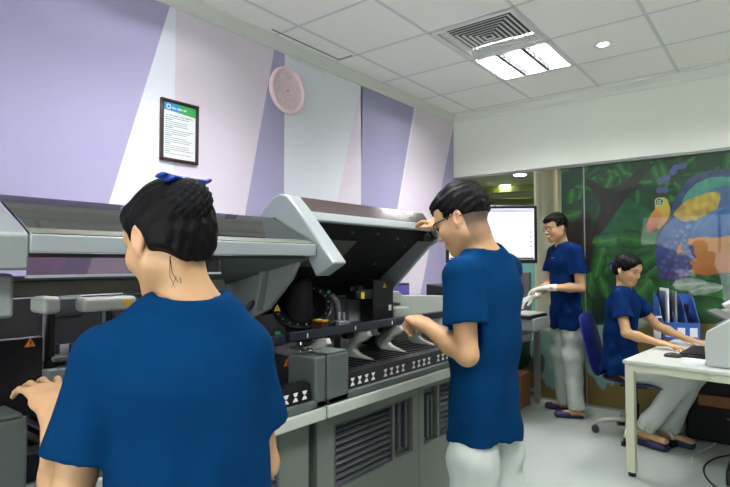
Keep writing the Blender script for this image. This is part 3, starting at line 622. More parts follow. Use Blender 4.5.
for i in range(14): k.box(-.33, .33, -.0042, -.003, -.16+i*.023, -.1588+i*.023)
k.build('list_lines', M['screen2'], sc)
k = MB(); k.X = Matrix.Translation(mc) @ Rm.to_4x4()
for i in range(4): k.box(.30, .312, -.0050, -.003, -.10+i*.038, -.093+i*.038)
k.build('list_icon', M['ptext'], sc)
k = MB(); k.X = Matrix.Translation(mc) @ Rm.to_4x4(); k.box(-.05, .05, .05, .09, -.4, .1).box(-.13, .13, -.12, .09, mc.z*-1+.7455, mc.z*-1+.765).box(-.03, .03, .06, .09, mc.z*-1+.765, -.3)
k.build('monitor_stand', M['black'], t, bevel=.004)
tag(MB().box(-1.90, -1.58, 4.16, 4.52, .7455, .845).build('sample_loader', M['mlight'], bevel=.01), 'low light grey instrument box on the bench edge under the keyboard', 'instrument')
t = thing('keyboard', 'white keyboard on the grey instrument box near the gloved hands', 'keyboard', (-1.7, 4.25, .846))
MB().box(-1.79, -1.59, 4.12, 4.50, .846, .872).build('keyboard_base', M['black'], t, bevel=.005)
m = MB()
for i in range(5):
    for j in range(13): m.box(-1.78+i*.036, -1.75+i*.036, 4.13+j*.028, 4.153+j*.028, .872, .882)
m.build('key_rows', M['cream'], t)
tag(MB().box(-2.66, -2.29, 3.0, 3.34, .0, 1.24).build('storage_unit', M['cream'], bevel=.012), 'pale upright instrument cabinet by the wall behind the open lid', 'cabinet')
tag(MB().box(-2.62, -2.32, 3.04, 3.30, 1.2405, 1.275).build('grey_tray', M['mlight'], bevel=.01), 'shallow grey tray on top of the pale instrument cabinet', 'tray')
t = thing('laptop', 'small purple screened display behind the cream machine cover', 'display', (-2.18, 3.15, .932))
MB().box(-2.24, -2.20, 3.06, 3.32, .932, 1.145).build('display_body', M['bblue'], t, bevel=.004); MB().box(-2.20, -2.196, 3.07, 3.31, .95, 1.13).build('display_screen', M['purpscr'], t)
t = thing('label_printer', 'small black label printer on the side cabinet behind the cream machine cover', 'printer', (-1.82, 3.2, .932))
m = MB(); m.prism([(-1.92, .932), (-1.70, .932), (-1.70, 1.11), (-1.74, 1.13), (-1.92, 1.15)], 'y', 3.10, 3.30); m.build('printer_body', M['black'], t, bevel=.006)
tag(MB().box(-2.04, -1.86, 4.56, 4.80, .0, .30).build('cardboard_box', M['brown'], bevel=.004), 'brown cardboard box on the floor under the lab bench', 'box')
tag(MB().box(-2.20, -1.92, 3.6, 4.3, .01, .50).build('computer_tower', M['black'], bevel=.01), 'black computer tower under the lab bench', 'computer')
# ------------------------------------------------------------------ white desk, right
t = thing('white_desk', 'white topped desk with cream metal legs where the seated woman types', 'desk', (-.3, 4.2, 0))
A = Vector((-.800, 3.56)); ang = math.radians(-5); 
DX = Matrix.Translation((A.x, A.y, 0)) @ Matrix.Rotation(ang, 4, 'Z')
def dbx(name, m, parent, *b, bevel=0, z=None):
    k = MB(); k.X = DX; k.box(*b); return k.build(name, m, parent, bevel=bevel)
dbx('desk_top', M['deskt'], t, 0, 1.45, 0, 1.30, .68, .70, bevel=.003)
dbx('desk_apron', M['deskf'], t, .02, 1.43, .015, .035, .635, .68); dbx('desk_apron', M['deskf'], t, .015, .035, .02, 1.28, .635, .68); dbx('desk_apron', M['deskf'], t, .02, 1.43, 1.265, 1.285, .635, .68)
for x, y in ((.035, .035), (.035, 1.265), (1.40, .035), (1.40, 1.265)):
    l = dbx('leg', M['deskf'], t, x-.025, x+.025, y-.025, y+.025, .025, .68, bevel=.003)
    k = MB(); k.X = DX; k.cyl((x, y, 0), (x, y, .026), .022); k.build('foot', M['black'], l)
dbx('cable_port', M['deskf'], t, .42, .47, -.002, .02, .650, .660)
# office chair
cx, cy_ = -.905, 4.40
t = thing('office_chair', 'blue plastic swivel chair with pale metal base under the seated woman', 'chair', (cx, cy_, 0))
# shell: thin curved seat and backrest facing +x
def shell(pts, w0, w1, th=.012):
    rings = []
    n = len(pts)
    for i, (x, z) in enumerate(pts):
        a = pts[max(i-1, 0)]; b = pts[min(i+1, n-1)]; dx, dz = b[0]-a[0], b[1]-a[1]; L = math.hypot(dx, dz); nx, nz_ = -dz/L, dx/L
        wv = w0[i]; r = []
        for k in range(9):
            s = -1+k/4; cup = .035*s*s; r.append((cx+x+nx*cup, cy_+s*wv, z+nz_*cup))
        for k in range(8, -1, -1):
            s = -1+k/4; cup = .035*s*s-th; r.append((cx+x+nx*cup, cy_+s*wv, z+nz_*cup))
        rings.append(r)
    return MB().loft(rings)
prof_b = [(-.325, .915), (-.315, .86), (-.285, .74), (-.25, .60), (-.225, .50), (-.195, .44)]
shell([(x, z) for x, z in prof_b][::-1], [.205, .215, .22, .215, .20, .15][::1], .0).bm.free()
shell(prof_b[::-1], [.19, .21, .22, .215, .20, .155], None).build('backrest', M['chairb'], t, smooth='auto', subsurf=1)
shell([(-.21, .435), (-.15, .405), (0, .40), (.14, .405), (.20, .395), (.225, .375)], [.19, .215, .22, .215, .20, .18], None).build('seat', M['chairb'], t, smooth='auto', subsurf=1)
MB().cyl((cx, cy_, .10), (cx, cy_, .25), .028).cyl((cx, cy_, .25), (cx, cy_, .385), .016).build('gas_column', M['black'], t, smooth='auto')
MB().box(cx-.09, cx+.09, cy_-.07, cy_+.07, .372, .39).build('seat_plate', M['black'], t, bevel=.003)
for k in range(5):
    a = math.radians(196+72*k); d = Vector((math.cos(a), math.sin(a), 0)); c0 = Vector((cx, cy_, 0))
    l = MB().tube([c0+d*.02+Vector((0, 0, .115)), c0+d*.12+Vector((0, 0, .118)), c0+d*.24+Vector((0, 0, .10)), c0+d*.27+Vector((0, 0, .075)), c0+d*.275+Vector((0, 0, .055))], [.020, .018, .016, .013, .011], 12).build('base_leg', M['chairm'], t, smooth=True)
    s = Vector((-d.y, d.x, 0)); p = c0+d*.275+Vector((0, 0, .026))
    MB().cyl(p-s*.024, p-s*.006, .026).cyl(p+s*.006, p+s*.024, .026).cyl(p-s*.02, p+s*.02, .01).build('caster', M['black'], l, smooth='auto')
# things on the desk
def place(px, py, z=.70):
    d = ray(px, py); tt = (z-CH)/d[2]; return Vector((d[0]*tt, d[1]*tt, z))
t = thing('laser_printer', 'pale grey white printer with a dark grey lid at the right end of the desk', 'printer', (-.25, 3.85, .70))
PX = Matrix.Translation((-.345, 3.80, .7005)) @ Matrix.Rotation(math.radians(-8), 4, 'Z')
def pb(name, m, par, poly, a, b, bevel=.0):
    k = MB(); k.X = PX; k.prism(poly, 'y', a, b); return k.build(name, m, par, bevel=bevel, seg=3)
pb('printer_body', M['printer'], t, [(0, 0), (.40, 0), (.40, .27), (.22, .30), (.13, .29), (.05, .235), (.0, .20), (-.012, .12), (-.008, .03)], -.17, .20, .012)
pb('top_cover', M['phone'], t, [(.03, .235), (.13, .30), (.24, .315), (.40, .285), (.40, .275), (.22, .302), (.13, .292), (.05, .238)], -.13, .20, .004)
pb('paper_support', M['mgrey'], t, [(-.04, .30), (-.03, .312), (.10, .252), (.16, .30), (.17, .28), (.10, .235)], -.02, .20, .003)
k = MB(); k.X = PX; k.cyl((.14, -.171, .13), (.14, -.175, .13), .012); k.build('emblem', M['mgrey'], t)
tag(MB().box(-.50, -.375, 3.66, 3.80, .7005, .708).box(-.495, -.38, 3.665, 3.795, .708, .716).build('paper_stack', M['paper'], bevel=.001), 'thin stack of white paper lying beside the printer on the desk', 'paper')
t = thing('keyboard', 'black keyboard on the white desk under the seated womans hands', 'keyboard', (-.45, 4.1, .70))
KX = Matrix.Translation((-.45, 4.08, .701)) @ Matrix.Rotation(math.radians(-4), 4, 'Z')
k = MB(); k.X = KX; k.box(-.085, .085, -.20, .22, 0, .018); k.build('keyboard_base', M['black'], t, bevel=.004)
k = MB(); k.X = KX
for i in range(6):
    for j in range(17): k.box(-.078+i*.026, -.056+i*.026, -.19+j*.024, -.17+j*.024, .018, .026)
k.build('key_rows', M['bmatte'], t)
t = thing('computer_mouse', 'small black mouse under the womans near hand on the desk', 'mouse', (-.60, 3.93, .70))
MB().sph((-.575, 3.865, .703), .034, 1.5, .95, .75, n=24).build('mouse_shell', M['black'], t, smooth=True)
t = thing('file_rack', 'blue plastic file rack with white labels standing at the back of the desk', 'file rack', (-.70, 4.75, .70))
RX = Matrix.Translation((-.765, 4.72, .7005)) @ Matrix.Rotation(math.radians(24), 4, 'Z')
for i in range(4):
    k = MB(); k.X = RX; x = i*.085
    k.prism([(0, 0), (0, .13), (.13, .31), (.22, .34), (.25, .34), (.25, 0)], 'x', x, x+.004)
    k.build('divider', M['rackb'], t)
k = MB(); k.X = RX; k.box(0, .259, -.003, .0, 0, .13).box(0, .259, .25, .254, 0, .34).box(0, .259, 0, .25, 0, .004); k.build('rack_body', M['rackb'], t)
for i in range(3):
    k = MB(); k.X = RX; k.box(.018+i*.085, .07+i*.085, -.005, -.003, .02, .09); k.build('white_label', M['paper'], t)
for i, (dx, h, mm, lb) in enumerate(((.02, .37, 'clear', 'leftmost clear plastic folder in the blue file rack'), (.045, .39, 'paper', 'white paper file second from left in the blue file rack'), (.066, .38, 'clear', 'clear plastic folder in the middle of the blue file rack'), (.10, .37, 'phone', 'grey folder in the blue file rack'), (.18, .27, 'black', 'black folder in the blue file rack'))):
    k = MB(); k.X = RX; k.box(dx, dx+.012, .03, .24, .005, h); tag(k.build('file_folder', M[mm], bevel=.001), lb, 'folder', 'folders in the blue rack')
t = thing('dispenser_bottle', 'small white pump bottle left of the blue file rack', 'bottle', (-.80, 4.70, .70))
p = Vector((-.80, 4.70, .7005)); MB().lathe([(.024, 0), (.026, .01), (.026, .10), (.012, .125), (.012, .14)], p, 24).build('bottle_body', M['mark'], t, smooth='auto')
MB().cyl(p+Vector((0, 0, .14)), p+Vector((0, 0, .17)), .006).box(p.x-.01, p.x+.03, p.y-.008, p.y+.008, p.z+.165, p.z+.178).build('pump', M['mark'], t)
t = thing('desk_telephone', 'grey desk telephone with pale handset behind the printer', 'telephone', (-.30, 4.32, .70))
TX = Matrix.Translation((-.33, 4.30, .70)) @ Matrix.Rotation(math.radians(10), 4, 'Z')
k = MB(); k.X = TX; k.box(-.02, .28, 0, .26, .001, .24); k.build('stand_box', M['bmatte'], t, bevel=.004)
k = MB(); k.X = TX; k.prism([(0, .241), (0, .265), (.20, .315), (.22, .241)], 'y', 0, .24); k.build('telephone_base', M['phone'], t, bevel=.006)
k = MB(); k.X = TX; k.tube([(.0, .02, .30), (.05, .02, .335), (.14, .02, .36), (.20, .02, .35)], [.022, .016, .016, .024], 12); k.build('handset', M['mark'], t, smooth=True)
k = MB(); k.X = TX
for i in range(4):
    for j in range(3): k.box(.05+i*.03, .07+i*.03, .09+j*.035, .115+j*.035, .283+i*.006, .292+i*.0075)
k.build('key_pad', M['mark'], t)
# under the desk
t = thing('storage_case', 'black case with a brown cardboard panel standing under the white desk', 'case', (-.35, 4.72, 0))
MB().box(-.60, .10, 4.55, 4.90, .012, .50).build('case_body', M['bmatte'], t, bevel=.02)
MB().box(-.52, .0, 4.53, 4.549, .27, .35).build('cardboard_panel', M['brown'], t, bevel=.004)
MB().box(-.35, -.23, 4.535, 4.549, .19, .205).build('case_handle', M['mgrey'], t, bevel=.004)
tag(MB().box(-.72, -.63, 4.68, 4.80, .0, .10).build('white_adapter', M['mark'], bevel=.01), 'small white box on the floor left of the black case', 'adapter')
t = thing('power_strip', 'black power adapters heap on the floor at the right edge under the desk', 'power adapter', (-.25, 3.9, 0))
MB().box(-.30, -.10, 3.75, 3.98, .0, .09).box(-.26, -.1, 4.05, 4.2, .0, .16).build('adapter_body', M['black'], t, bevel=.01)
MB().sph((-.22, 3.86, .11), .05, 1.2, 1, .7).build('coiled_cable', M['black'], t, smooth=True)
pts = [place(x, y, .006) for x, y in ((728, 430), (722, 440), (712, 452), (705, 462), (706, 472), (716, 482), (728, 486))]
def smoothpath(P, n=6):
    out = []
    for i in range(len(P)-1):
        p0, p1, p2, p3 = P[max(i-1, 0)], P[i], P[i+1], P[min(i+2, len(P)-1)]
        for k in range(n):
            s = k/n; out.append(.5*((2*p1)+(-p0+p2)*s+(2*p0-5*p1+4*p2-p3)*s*s+(-p0+3*p1-3*p2+p3)*s**3))
    return out+[P[-1]]
pts = [place(x, y, .007) for x, y in ((745, 452), (730, 455), (716, 458), (706, 464), (704, 472), (710, 482), (722, 492))]
tag(MB().tube(smoothpath(pts), .005, 8).build('black_cable', M['black'], smooth=True), 'black cable curving over the floor beside the power adapters', 'cable')
pts = [place(x, y, .006) for x, y in ((694, 464), (692, 458), (700, 452), (712, 446), (720, 438), (728, 432), (745, 424))]
tag(MB().tube(smoothpath(pts), .004, 8).build('white_cable', M['mark'], smooth=True), 'thin white cable lying on the floor under the desk', 'cable')
# ------------------------------------------------------------------ people: smooth implicit surfaces, one continuous body each
V3 = lambda *a: np.array(a, float)
def unit(v): v = np.asarray(v, float); return v/np.linalg.norm(v)
def cap(a, b, r1, r2=None, u=None, e1=1., e2=None, flat=None, flat0=None):
    """rounded limb from a to b; radii r along v, r*e along u; flat end at b if flat"""
    a = np.asarray(a, float); b = np.asarray(b, float); r2 = r1 if r2 is None else r2; e2 = e1 if e2 is None else e2
    L = np.linalg.norm(b-a); w = (b-a)/L
    u = unit(np.cross(w, [.31, .52, .8])) if u is None else np.asarray(u, float); u = unit(u-w*np.dot(u, w)); v = np.cross(w, u)
    def f(x, y, z):
        x = x-a[0]; y = y-a[1]; z = z-a[2]
        s = x*w[0]+y*w[1]+z*w[2]; t = np.clip(s/L, 0, 1); e = s-t*L
        r = r1+(r2-r1)*t; k = e1+(e2-e1)*t
        pu = (x*u[0]+y*u[1]+z*u[2])/k; pv = x*v[0]+y*v[1]+z*v[2]
        d = (np.sqrt(pu*pu+pv*pv+e*e)-r)*np.minimum(1, k)
        if flat: d = np.maximum(d, s-L)
        if flat0: d = np.maximum(d, -s)
        return d
    R = max(r1*max(1, e1), r2*max(1, e2))+.03
    return f, np.minimum(a, b)-R, np.maximum(a, b)+R
def ell(c, r, M3=None):
    c = np.asarray(c, float); r = np.asarray(r, float); M3 = np.eye(3) if M3 is None else M3
    def f(x, y, z):
        x = x-c[0]; y = y-c[1]; z = z-c[2]
        q = [(x*M3[0, i]+y*M3[1, i]+z*M3[2, i]) for i in range(3)]
        k0 = np.sqrt(sum((q[i]/r[i])**2 for i in range(3))); k1 = np.sqrt(sum((q[i]/r[i]**2)**2 for i in range(3)))+1e-9
        return k0*(k0-1)/k1
    R = max(r)+.03
    return f, c-R, c+R
class Field:
    def __init__(s, lo, hi, h, fine=()):
        s.ax = []
        for i in range(3):
            fs = [(a, b, hf) for (c0, c1, hf) in fine for a, b in ((c0[i], c1[i]),)]
            p = [lo[i]]
            while p[-1] < hi[i]:
                st = h
                for a, b, hf in fs:
                    if a-hf <= p[-1] <= b: st = min(st, hf)
                p.append(p[-1]+st)
            s.ax.append(np.array(p, np.float32))
        s.f = np.full([len(a) for a in s.ax], .06, np.float32)
    def blk(s, lo, hi):
        sl = tuple(slice(max(0, np.searchsorted(s.ax[i], lo[i])-1), min(len(s.ax[i]), np.searchsorted(s.ax[i], hi[i])+1)) for i in range(3))
        g = np.ix_(*[s.ax[i][sl[i]] for i in range(3)]); return sl, g
    def add(s, pr, k=.02):
        fn, lo, hi = pr; sl, g = s.blk(lo, hi); a = s.f[sl]
        if a.size == 0: return s
        b = fn(*g).astype(np.float32); h = np.maximum(k-np.abs(a-b), 0)/k
        s.f[sl] = np.minimum(a, b)-h*h*k*.25; return s
    def sub(s, pr, k=.006):
        fn, lo, hi = pr; sl, g = s.blk(lo, hi); a = s.f[sl]
        if a.size == 0: return s
        b = -fn(*g).astype(np.float32); h = np.maximum(k-np.abs(a-b), 0)/k
        s.f[sl] = np.maximum(a, b)+h*h*k*.25; return s
    def disp(s, fn, lo=None, hi=None):
        sl, g = s.blk(lo if lo is not None else [a[0] for a in s.ax], hi if hi is not None else [a[-1] for a in s.ax]); s.f[sl] += fn(*g).astype(np.float32); return s
    def mesh(s, name, mats_, parent, colf=None, smooth=2):
        f = s.f; S = f < 0
        n = [d-1 for d in f.shape]
        acc = np.zeros(n, np.int8)
        for i in (0, 1):
            for j in (0, 1):
                for k in (0, 1): acc += S[i:n[0]+i, j:n[1]+j, k:n[2]+k]
        act = np.argwhere((acc > 0) & (acc < 8)); idx = np.full(n, -1, np.int32); idx[act[:, 0], act[:, 1], act[:, 2]] = np.arange(len(act))
        P = np.zeros((len(act), 3)); W = np.zeros(len(act)); co = [s.ax[i] for i in range(3)]
        for axn in range(3):
            o1, o2 = [q for q in range(3) if q != axn]
            for p in (0, 1):
                for q in (0, 1):
                    A = act.copy(); A[:, o1] += p; A[:, o2] += q; B = A.copy(); B[:, axn] += 1
                    fa = f[A[:, 0], A[:, 1], A[:, 2]]; fb = f[B[:, 0], B[:, 1], B[:, 2]]; m = (fa < 0) != (fb < 0)
                    t = fa[m]/(fa[m]-fb[m])
                    for c in range(3):
                        ca = co[c][A[m, c]]; P[m, c] += ca+t*(co[c][B[m, c]]-ca) if c == axn else ca
                    W[m] += 1
        P /= W[:, None]
        Q = []
        for axn in range(3):
            o1, o2 = (axn+1) % 3, (axn+2) % 3
            sa = [slice(None)]*3; sb = [slice(None)]*3; sa[axn] = slice(0, -1); sb[axn] = slice(1, None)
            D = S[tuple(sa)] != S[tuple(sb)]; E = np.argwhere(D)
            ok = (E[:, o1] > 0) & (E[:, o2] > 0) & (E[:, o1] < n[o1]) & (E[:, o2] < n[o2]); E = E[ok]
            def cid(d1, d2): c = E.copy(); c[:, o1] -= d1; c[:, o2] -= d2; return idx[c[:, 0], c[:, 1], c[:, 2]]
            q = np.stack([cid(1, 1), cid(0, 1), cid(0, 0), cid(1, 0)], 1); fl = ~S[E[:, 0], E[:, 1], E[:, 2]]; q[fl] = q[fl][:, ::-1]; Q.append(q)
        Q = np.concatenate(Q); Q = Q[(Q >= 0).all(1)]
        # keep the largest piece only
        lab = np.arange(len(P))
        for _ in range(400):
            mn = lab[Q].min(1); new = lab.copy(); np.minimum.at(new, Q.ravel(), np.repeat(mn, 4)); new = new[new]
            if (new == lab).all(): break
            lab = new
        cnt = np.bincount(lab[Q[:, 0]]); best = cnt.argmax() if name != 'keep' else None
        Q = Q[lab[Q[:, 0]] == best]; used, inv = np.unique(Q, return_inverse=True); Q = inv.reshape(-1, 4); P = P[used]
        for _ in range(smooth):
            acc2 = np.zeros_like(P); c = np.zeros(len(P))
            for a, b in ((0, 1), (1, 2), (2, 3), (3, 0)):
                np.add.at(acc2, Q[:, a], P[Q[:, b]]); np.add.at(acc2, Q[:, b], P[Q[:, a]]); np.add.at(c, Q[:, a], 1); np.add.at(c, Q[:, b], 1)
            P = P*.5+.5*acc2/c[:, None]
        me = bpy.data.meshes.new(name); me.vertices.add(len(P)); me.vertices.foreach_set('co', P.astype(np.float32).ravel())
        me.loops.add(len(Q)*4); me.loops.foreach_set('vertex_index', Q.astype(np.int32).ravel())
        me.polygons.add(len(Q)); me.polygons.foreach_set('loop_start', np.arange(0, len(Q)*4, 4, dtype=np.int32)); me.polygons.foreach_set('loop_total', np.full(len(Q), 4, np.int32))
        me.polygons.foreach_set('use_smooth', np.ones(len(Q), bool)); me.update(); me.validate()
        if colf is not None:
            C = np.ones((len(P), 4), np.float32); C[:, :3] = colf(P); ca = me.color_attributes.new('Col', 'FLOAT_COLOR', 'POINT'); ca.data.foreach_set('color', C.ravel())
        me.materials.append(mats_); return link(name, me, parent)
def headframe(face, pitch, roll=0):
    """3x3 columns right, forward, up from a level facing direction, looking down by pitch degrees"""
    f = unit([face[0], face[1], 0]); r = np.array([f[1], -f[0], 0]); u = V3(0, 0, 1); p = math.radians(pitch)
    f2 = f*math.cos(p)-u*math.sin(p); u2 = u*math.cos(p)+f*math.sin(p); q = math.radians(roll)
    r3 = r*math.cos(q)-u2*math.sin(q); u3 = u2*math.cos(q)+r*math.sin(q)
    return np.stack([r3, f2, u3], 1)
def hand_prims(Wp, d, n, side, curl=(25, 30, 20), s=1., spread=1., thumb=30, tcurl=20):
    """palm and five separate fingers; d along the hand, n out of the palm, side towards the thumb"""
    d = unit(d); n = np.asarray(n, float); n = unit(n-d*np.dot(n, d)); t = unit(np.cross(n, d)); t = t*np.sign(np.dot(t, side))
    P = [(cap(Wp-d*.01, Wp+d*.03*s, .017*s, .016*s, t, 1.5, 1.9), .02), (cap(Wp+d*.03*s, Wp+d*.078*s, .0135*s, .0115*s, t, 2.3, 3.1), .02),
         (cap(Wp+d*.02*s+t*.018*s, Wp+d*.055*s+t*.03*s+n*.006*s, .014*s, .012*s), .015)]
    Ls = ((.040, .024, .019), (.045, .028, .020), (.041, .026, .020), (.032, .020, .017))
    for k in range(4):
        off = (1.5-k)*.0205*s; a = math.radians((1.5-k)*5*spread)
        dd = unit(d*math.cos(a)+t*math.sin(a)); p = Wp+d*(.085-(.004, 0, .003, .011)[k])*s+t*off; base = p-dd*.025*s; c = 0
        P.append((cap(base, p, .0085*s, .0088*s), .008))
        for j in range(3):
            c += math.radians(curl[j]*(1+.12*(k-1))); q = dd*math.cos(c)+n*math.sin(c); e = p+q*Ls[k][j]*s
            P.append((cap(p, e, (.0088, .0080, .0072)[j]*s*(1 if k < 3 else .9), (.0080, .0072, .0062)[j]*s*(1 if k < 3 else .9)), .0035)); p = e
    a = math.radians(thumb); q = unit(d*math.cos(a)+t*math.sin(a)+n*.25); p = Wp+d*.022*s+t*.022*s
    for j, (L, r1, r2) in enumerate(((.036, .0125, .0105), (.030, .0102, .0092), (.024, .0092, .0072))):
        e = p+q*L*s; P.append((cap(p, e, r1*s, r2*s), .006)); p = e; b = math.radians(tcurl); q = unit(q*math.cos(b)+(n*.6+d*.5-t*.5)*math.sin(b))
    return P
def head_prims(c, R, s=1., female=False):
    c = np.asarray(c, float); L = lambda x, y, z: c+R @ (V3(x, y, z)*s)
    E = lambda p, r, k, RR=R: (ell(L(*p), np.array(r)*s, RR), k)
    jw = .90 if female else 1.
    A = [E((0, -.012, .034), (.075, .094, .084), .02), E((0, .026, -.03), (.058*jw, .062, .078), .03), E((0, .004, -.035), (.062*jw, .07, .055), .03),
         E((0, .062, -.098), (.022*jw, .020, .018), .03), E((0, .060, .045), (.055, .035, .04), .03)]
    for q in (1, -1):
        A += [(cap(L(q*.056*jw, .0, -.055), L(q*.018, .058, -.100), .016*s, .014*s), .03), E((q*.036, .060, -.030), (.024, .024, .022), .03),
              E((q*.026, .083, .020), (.024, .012, .009), .018)]
    A += [(cap(L(0, .086, .006), L(0, .106 if not female else .100, -.034), .0075*s, .0115*s), .012), E((0, .090, -.068), (.020, .011, .006), .008), E((0, .087, -.079), (.018, .011, .0065), .008)]
    for q in (1, -1): A.append(E((q*.011, .094, -.040), (.0075, .010, .007), .008))
    sub = []
    for q in (1, -1): sub.append((ell(L(q*.032, .100, .002), np.array((.017, .014, .010))*s, R), .012))
    sub.append((ell(L(0, .104, -.0735), np.array((.020, .008, .0018))*s, R), .004))
    B = [(ell(L(q*.031, .078, .001), np.array((.0145, .0125, .0115))*s, R), .003) for q in (1, -1)]
    # ears: rim, hollow, lobe
    Ear = []; Es = []
    for q in (1, -1):
        tilt = R @ np.array(Matrix.Rotation(math.radians(12), 3, 'X') @ Matrix.Rotation(math.radians(-q*18), 3, 'Z'))
        Ear += [(ell(L(q*.078, -.012, -.006), np.array((.009, .017, .030))*s, tilt), .006), (ell(L(q*.074, -.004, -.032), np.array((.006, .009, .012))*s, R), .006)]
        Es.append((ell(L(q*.088, -.010, -.003), np.array((.008, .010, .019))*s, tilt), .004))
    return A, sub, B, Ear, Es
SK = np.array(srgb(192, 150, 110)[:3])
def skin_color(c, R, s=1., fade=0, female=False, base=SK, lidded=True):
    c = np.asarray(c, float)
    def f(P):
        q = (P-c) @ R/s; x, y, z = q[:, 0], q[:, 1], q[:, 2]; ax = np.abs(x); C = np.tile(base, (len(P), 1))
        ss = lambda v, a, b: np.clip((v-a)/(b-a), 0, 1)
        near = (np.abs(z) < .14) & (np.abs(y) < .15) & (ax < .1)
        def mixin(w, col):
            w = (w*near)[:, None]; C[:] = C*(1-w)+np.array(col)*w
        mixin(.35*np.exp(-((ax-.040)**2+(z+.035)**2)/.0006)*(y > .03), (.72, .32, .26))
        mixin(.3*(np.exp(-((z+.01)/.03)**2))*(ax > .068), (.70, .30, .24))
        li = np.exp(-((z+.0725)/(.0075))**2*1.2-(x/.021)**4)*(y > .075); mixin(li*.85, (.50, .12, .12) if female else (.46, .19, .16))
        br = (ss(ax, .008, .014)*(1-ss(ax, .046, .054)))*np.exp(-((z-.0235-.10*(ax-.012)*(ax < .036)+.12*np.maximum(ax-.036, 0))/.0040)**2)*(y > .045); mixin(br*.9, (.03, .022, .02))
        ey = (ss(ax, .015, .019)*(1-ss(ax, .043, .048)))*np.exp(-((z-.001+ (0.0025 if lidded else 0)+((ax-.031)/.016)**2*.003)/.0022)**2)*(y > .06); mixin(ey*.92, (.018, .013, .013))
        if not lidded: mixin((((ax-.031)**2+(z-.001)**2) < .0055**2)*(y > .06)*.9, (.02, .015, .015))
        if fade: mixin(ss(z, -.11, -.03)*(y < .045)*((y < -.028) | (z > .018))*.88, (.045, .035, .032))
        return C
    return f
def make_person(spec):
    """builds body, hair, tunic, trousers of one person from joint positions"""
    g = spec; s = g.get('s', 1.); N = lambda k: np.asarray(g[k], float)
    root = thing('person', g['label'], 'person', tuple(g['root']))
    fem = g.get('female', False); bw = .90 if fem else 1.
    Hd, R = N('head'), headframe(*g['face']); rt = unit(N('rsh')-N('lsh')); hipr = unit(N('rhip')-N('lhip'))
    neck, chest, waist, pel = N('neck'), N('chest'), N('waist'), N('pelvis')
    pts = [N(k) for k in ('lsh', 'rsh', 'lel', 'rel', 'lwr', 'rwr', 'lknee', 'rknee', 'lank', 'rank')]+[Hd, pel]
    lo = np.min(pts, 0)-.24; hi = np.max(pts, 0)+.24; lo[2] = max(-.01, lo[2])
    h = g.get('h', .006); hf = g.get('hf', .003); fine = [(Hd-.16, Hd+.16, g.get('hh', .0035))]
    for wq, hd in (('lwr', 'lhand'), ('rwr', 'rhand')):
        if g[hd].get('fine', True): c = N(wq)+unit(g[hd]['d'])*.08; fine.append((c-.085, c+.085, hf))
    F = Field(lo, hi, h, fine)
    sp = lambda a, t, b: a+(b-a)*t
    # torso
    F.add(cap(pel, waist, .084*bw, .080*bw, hipr, 1.42, 1.34), .03).add(cap(waist, chest, .080*bw, .092*bw, rt, 1.34, 1.42), .04)
    F.add(cap(chest, sp(chest, .72, neck), .090*bw, .058*bw, rt, 1.42, 1.6), .05)
    for sh in ('lsh', 'rsh'): F.add(cap(sp(N(sh), .05, neck), neck-V3(0, 0, .035), .044*bw, .040*bw), .035)
    hb = Hd+R @ V3(0, -.032, -.065)*s
    F.add(cap(neck-unit(neck-chest)*.02, hb, .050*bw, (.043 if fem else .047)*bw), .03)
    for q, sh, el, wr, hd in ((-1, 'lsh', 'lel', 'lwr', 'lhand'), (1, 'rsh', 'rel', 'rwr', 'rhand')):
        S_, E_, W_ = N(sh), N(el), N(wr)
        F.add(cap(S_, E_, .046*bw, .036*bw), .04)
        F.add(cap(E_, sp(E_, .35, W_), .036*bw, .037*bw), .015); F.add(cap(sp(E_, .35, W_), W_, .037*bw, .022*bw, np.cross(g[hd]['n'], W_-E_)+1e-6, 1.0, 1.22), .02)
        hs = g[hd].get('s', 1.)*(.92 if fem else 1.)
        for pr, k in hand_prims(W_, unit(g[hd]['d']), g[hd]['n'], g[hd]['side'], s=hs, **{k: v for k, v in g[hd].items() if k in ('curl', 'spread', 'thumb', 'tcurl')}): F.add(pr, k)
    for q, hp, kn, an, toe in ((-1, 'lhip', 'lknee', 'lank', 'ltoe'), (1, 'rhip', 'rknee', 'rank', 'rtoe')):
        F.add(cap(sp(N(hp), .12, N(kn)), N(kn), .068*bw, .052*bw), .03).add(cap(N(kn), sp(N(kn), .35, N(an)), .050*bw, .053*bw), .02).add(cap(sp(N(kn), .35, N(an)), N(an), .053*bw, .034*bw), .02)
        T = unit([g[toe][0], g[toe][1], 0]); a0 = N(an); F.add(cap(a0+[0, 0, -.035]-T*.03, a0+T*.15+[0, 0, -.055], .030, .020, np.cross(T, [0, 0, 1]), 1.1, 2.0), .03)
    A, sb, B, Ear, Es = head_prims(Hd, R, s, fem)
    Hf = F
    for pr, k in A: Hf.add(pr, k)
    for pr, k in sb: Hf.sub(pr, k)
    for pr, k in B: Hf.add(pr, k)
    for pr, k in Ear: Hf.add(pr, k)
    for pr, k in Es: Hf.sub(pr, k)
    F.mesh('body', M['skin'], root, skin_color(Hd, R, s, g.get('fade', 0), fem, lidded=g.get('lidded', True)), smooth=1)
    # tunic
    hem = N('hem'); tn = g.get('tun', {})
    ht = g.get('ht', .006)
    T = Field(np.min([N('lel'), N('rel'), hem, N('lsh'), N('rsh')], 0)-.26, np.max([N('lel'), N('rel'), neck, N('lsh'), N('rsh'), hem], 0)+.22, ht)
    wa, wb, wc = tn.get('w', (.122, .110, .118)); el_ = tn.get('e', (1.45, 1.42, 1.42))
    T.add(cap(waist, hem, wb, wa, hipr, el_[1], el_[0], flat=True), .02).add(cap(waist, chest, wb, wc, rt, el_[1], el_[2]), .05)
    T.add(cap(chest, sp(chest, .78, neck), wc, .070*bw, rt, el_[2], 1.6), .05)
